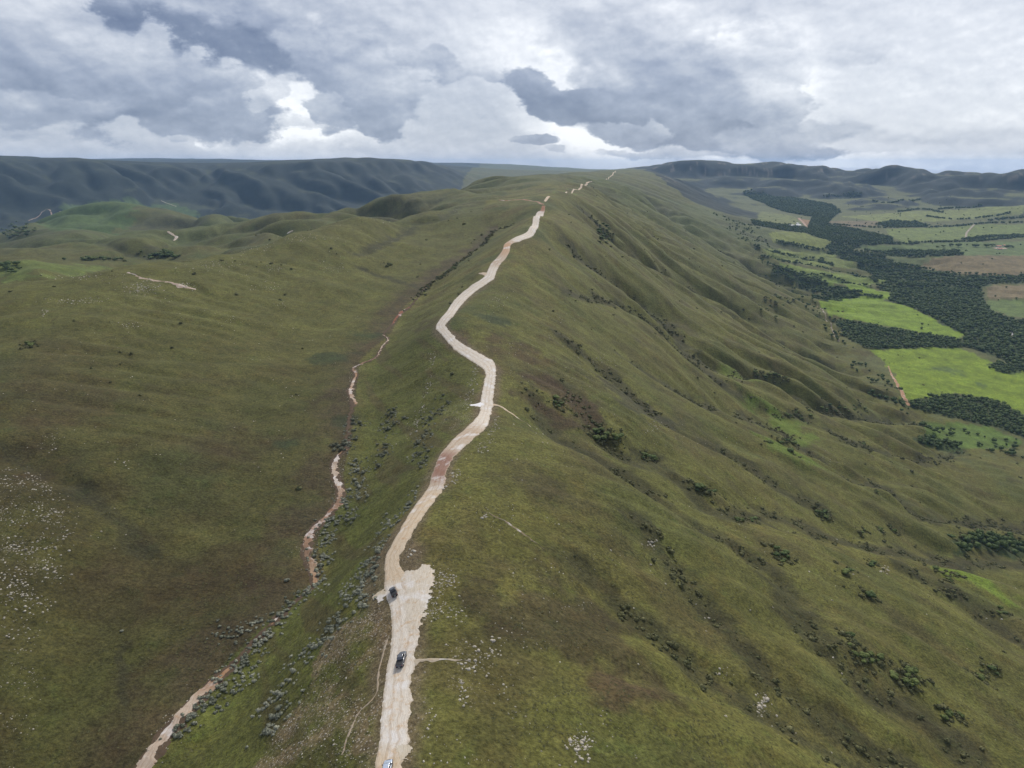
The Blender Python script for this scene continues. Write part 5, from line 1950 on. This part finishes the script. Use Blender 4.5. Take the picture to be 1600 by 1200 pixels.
def vehicle(name, label, cat, px, py, heading, paint, L=5.2, Wd=1.86, Ht=1.78, hood=1.35, cab=2.0, kind='pickup', roofm=None, rear=M_CANVAS):
    x, y = W([(px, py)])[0]
    r = bpy.data.objects.new(name, None)
    link(r)
    r.empty_display_size = 1
    tag(r, label, cat)
    hw = Wd / 2
    f, b = L / 2, -L / 2                      # the nose points to +y
    y1 = f - hood                             # foot of the windscreen
    y2 = y1 - cab                             # back of the cabin
    belt = Ht * .60
    gc = .42                                  # body underside
    body = loft('body', [(f, hw * .72, gc + .1, belt * .74, .12), (f - .10, hw * .90, gc, belt * .84, .16), (f - .45, hw, gc - .02, belt * .93, .16), (y1 + .1, hw, gc - .02, belt, .13),
                         (0, hw, gc - .02, belt + .01, .12), (b + .25, hw, gc - .02, belt + .02, .12), (b + .04, hw * .97, gc + .05, belt + .0, .12), (b, hw * .90, gc + .14, belt - .08, .1)], paint, r)
    loft('bonnet', [(f - .14, hw * .66, belt * .82, belt * .865, .03), (f - .5, hw * .74, belt * .88, belt * .955, .04), (y1 + .02, hw * .78, belt * .95, belt * 1.02, .04)], paint, r)
    cabe = y2 if kind == 'pickup' else b + .12
    rt = hw * .76
    if kind == 'pickup':
        loft('cab', [(y1 + .02, hw * .90, belt - .1, belt + .03, .03), (y1 - .50, rt * 1.03, belt - .1, Ht - .05, .10), (y1 - .75, rt * 1.04, belt - .1, Ht - .01, .10), (y2 + .25, rt * 1.02, belt - .1, Ht - .01, .10),
                     (y2 + .05, rt * 1.06, belt - .1, Ht - .10, .10), (y2 - .02, rt * 1.10, belt - .1, belt + .12, .06)], paint, r)
    else:
        loft('cab', [(y1 + .02, hw * .90, belt - .1, belt + .03, .03), (y1 - .52, rt * 1.03, belt - .1, Ht - .05, .10), (y1 - .8, rt * 1.04, belt - .1, Ht - .01, .10), (b + .55, rt * 1.02, belt - .1, Ht - .02, .10),
                     (b + .22, rt * 1.03, belt - .1, Ht - .16, .10), (b + .02, rt * 1.10, belt - .1, belt + .06, .05)], paint, r)
    ye = y2 if kind == 'pickup' else b + .3
    # roof skin, glazing
    loft('roof', [(y1 - .62, rt * .86, Ht - .03, Ht + .012, .02), (y1 - .8, rt * .92, Ht - .03, Ht + .022, .02), (ye + .32, rt * .92, Ht - .03, Ht + .022, .02), (ye + .2, rt * .88, Ht - .04, Ht + .005, .02)], roofm or paint, r)
    quad_panel('windscreen', [(-hw * .80, y1 - .03, belt + .07), (hw * .80, y1 - .03, belt + .07), (rt * .90, y1 - .53, Ht - .04), (-rt * .90, y1 - .53, Ht - .04)], M_GLASS, r, .02)
    for s in (-1, 1):
        pts_ = [(s * (hw * .915), y1 - .22, belt + .03), (s * (hw * .915), ye + .25, belt + .03), (s * (rt * 1.045), ye + .36, Ht - .14), (s * (rt * 1.045), y1 - .62, Ht - .14)]
        if s > 0:
            pts_ = pts_[::-1]
        quad_panel('side_window', pts_, M_GLASS, r, .02)
        mir = box('wing_mirror', (s * (hw + .10), y1 - .30, belt + .10), (.24, .12, .17), M_TRIM, r)
        for yy in (f - .88, b + .98):
            box('wheel_arch', (s * (hw - .02), yy, gc + .32), (.10, .98, .16), M_TRIM, r)
            w = disc('tyre', .385, .25, M_TYRE, None, (0, 0, 0))
            w.name = 'wheel'
            w.parent = r
            w.location = (s * (hw - .13), yy, .385)
            rim = disc('rim', .23, .20, M_RIM, w, (s * .04, 0, 0), 14)
            disc('hub_cap', .07, .24, M_TRIM, w, (s * .04, 0, 0), 10)
        box('headlight', (s * hw * .68, f - .07, belt * .74), (.36, .10, .16), M_LAMP, r)
        box('tail_light', (s * hw * .86, b + .03, belt * .82), (.15, .08, .30), M_RED, r)
        box('door_handle', (s * (hw + .012), y1 - .95, belt - .12), (.03, .16, .03), M_TRIM, r)
        box('side_step', (s * (hw - .02), (f + b) / 2, .36), (.16, L * .38, .05), M_TRIM, r)
        box('roof_rail', (s * rt * .84, (y1 - .8 + ye + .3) / 2, Ht + .05), (.035, max(.4, (y1 - .8) - (ye + .35)), .035), M_TRIM, r)
    box('front_bumper', (0, f - .01, gc + .12), (Wd * .93, .16, .24), M_TRIM, r)
    box('grille', (0, f + .0, belt * .72), (Wd * .48, .06, .17), M_TRIM, r)
    box('rear_bumper', (0, b - .05, gc + .10), (Wd * .90, .16, .18), M_TRIM, r)
    box('number_plate', (0, b - .14, gc + .24), (.42, .02, .13), M_PLATE, r)
    if kind == 'pickup':
        quad_panel('rear_window', [(rt * .92, y2 - .015, belt + .12), (-rt * .92, y2 - .015, belt + .12), (-rt * .84, y2 + .06, Ht - .13), (rt * .84, y2 + .06, Ht - .13)], M_GLASS, r, .02)
        loft('bed_cover', [(y2 - .06, hw * .90, belt - .02, belt + .055, .02), ((y2 + b) / 2, hw * .90, belt - .02, belt + .075, .02), (b + .12, hw * .88, belt - .02, belt + .055, .02)], rear, r)
        box('tailgate', (0, b + .01, belt - .22), (Wd * .78, .06, .42), paint, r)
        n = 4
        for k in range(n):
            box('cover_rib', (0, y2 - .25 - k * ((y2 - b - .5) / (n - 1)), belt + .082), (Wd * .82, .035, .02), M_TRIM, r)
        for s in (-1, 1):
            box('bed_rail', (s * hw * .93, (y2 + b) / 2, belt + .045), (.07, y2 - b - .2, .05), M_TRIM, r)
    else:
        quad_panel('rear_window', [(rt * .95, b + .055, belt + .12), (-rt * .95, b + .055, belt + .12), (-rt * .86, b + .235, Ht - .19), (rt * .86, b + .235, Ht - .19)], M_GLASS, r, .02)
    z = float(H(np.array([x]), np.array([y]))[0])
    fx, fy = math.sin(heading), math.cos(heading)
    za = float(H(np.array([x + fx * 1.5]), np.array([y + fy * 1.5]))[0])
    zb_ = float(H(np.array([x - fx * 1.5]), np.array([y - fy * 1.5]))[0])
    zl = float(H(np.array([x - fy * .8]), np.array([y + fx * .8]))[0])
    zr = float(H(np.array([x + fy * .8]), np.array([y - fx * .8]))[0])
    r.location = (x, y, z + .13)
    r.rotation_euler = (math.atan2(za - zb_, 3.0), math.atan2(zl - zr, 1.6), -heading)
    return r


vehicle('pickup_truck', 'dark grey pickup truck with covered load bed on the white road', 'pickup truck', 628, 1034, math.radians(3), M_GREYP, 5.3, 1.9, 1.8, 1.35, 2.0, 'pickup')
vehicle('off_road_car', 'small black pickup with grey roof parked beside the gravel layby', 'car', 616, 928, math.radians(-22), M_BLACKP, 4.7, 1.86, 1.82, 1.1, 1.75, 'pickup', roofm=M_GREYP)
vehicle('silver_car', 'silver blue car on the road, cut off by the bottom edge', 'car', 606, 1206, math.radians(-1), M_SILVP, 4.5, 1.8, 1.6, 1.15, 2.0, 'hatch')

# ================================================================== farm buildings in the valley
M_WALLW = simple('whitewashed_wall', (.60, .59, .56), .9, var=.08, scale=.6)
M_ROOFW = simple('pale_sheet_roof', (.66, .67, .68), .5, var=.06, scale=.4)
M_ROOFR = simple('clay_tile_roof', (.40, .19, .12), .9, var=.25, scale=1.2)
M_WIN = simple('dark_window', (.03, .035, .04), .2)
M_WOOD = simple('door_wood', (.14, .09, .05), .8)


def house(name, label, px, py, a, lx, ly, h, roof, rot, wins=4, cat='building'):
    x, y = W([(px, py)])[0]
    e = link(bpy.data.objects.new(name, None))
    tag(e, label, cat)
    e.location = (x, y, float(H(np.array([x]), np.array([y]))[0]) - .3)
    e.rotation_euler = (0, 0, rot)
    X, Y = lx / 2, ly / 2
    rz = h + ly * .24
    mesh_obj('wall', [(-X, -Y, -1), (X, -Y, -1), (X, Y, -1), (-X, Y, -1), (-X, -Y, h), (X, -Y, h), (X, Y, h), (-X, Y, h), (-X, 0, rz), (X, 0, rz)],
             [(0, 1, 5, 4), (2, 3, 7, 6), (1, 2, 6, 9, 5), (3, 0, 4, 8, 7)], M_WALLW, e)
    o_, t = .9, .25
    sl = (rz - h) / Y
    V = []
    for dz in (0.03, t):
        V += [(-X - o_, -Y - o_, h - sl * o_ + dz), (X + o_, -Y - o_, h - sl * o_ + dz), (X + o_, 0, rz + dz), (-X - o_, 0, rz + dz), (X + o_, Y + o_, h - sl * o_ + dz), (-X - o_, Y + o_, h - sl * o_ + dz)]
    mesh_obj('roof', V, [(0, 3, 2, 1), (3, 5, 4, 2), (6, 7, 8, 9), (9, 8, 10, 11), (0, 1, 7, 6), (5, 11, 10, 4), (1, 2, 8, 7), (2, 4, 10, 8), (3, 0, 6, 9), (5, 3, 9, 11)], roof, e)
    for k in range(wins):
        xx = -X + lx * (k + .5) / wins
        if k == wins // 2:
            box('door', (xx, -Y - .04, 1.1), (1.4, .12, 2.2), M_WOOD, e)
        else:
            w = box('window', (xx, -Y - .04, h * .55), (1.5, .12, 1.2), M_WIN, e)
            box('window_sill', (0, -.08, -.68), (1.8, .2, .12), M_WALLW, w)
    return e


house('barn', 'long white barn, left one of the two by the reddish yard across the valley', 1236, 353.5, 0, 26, 12, 4.5, M_ROOFW, .05, 7)
house('barn', 'white barn with pale roof, right one of the two beside the reddish yard', 1247, 353.5, 0, 22, 14, 5, M_ROOFW, -.04, 5)
house('shed', 'small white shed standing behind the two long barns', 1246, 350, 0, 12, 9, 4, M_ROOFW, .3, 3)
house('farmhouse', 'farmhouse with red tiled roof and pale walls between the two large trees', 1560, 386, 0, 20, 12, 4.5, M_ROOFR, .1, 5)
house('farmhouse', 'low red roofed outbuilding in front of the farmhouse', 1562, 390, 0, 16, 9, 3.5, M_ROOFR, -.1, 4)
house('farmhouse', 'small red roofed building near the right end of the farmyard', 1568, 384.5, 0, 12, 9, 4, M_ROOFR, .5, 3)
track('farm_yard', [(1552, 388), (1562, 388), (1572, 388)], [20, 30, 22], (.40, .30, .24), step=6, edge=2, seed=40)

print('triangles', sum(sum(len(p.vertices) - 2 for p in me.polygons) if len(me.polygons) < 20000 else len(me.polygons) * (len(me.polygons[0].vertices) - 2) for me in bpy.data.meshes))
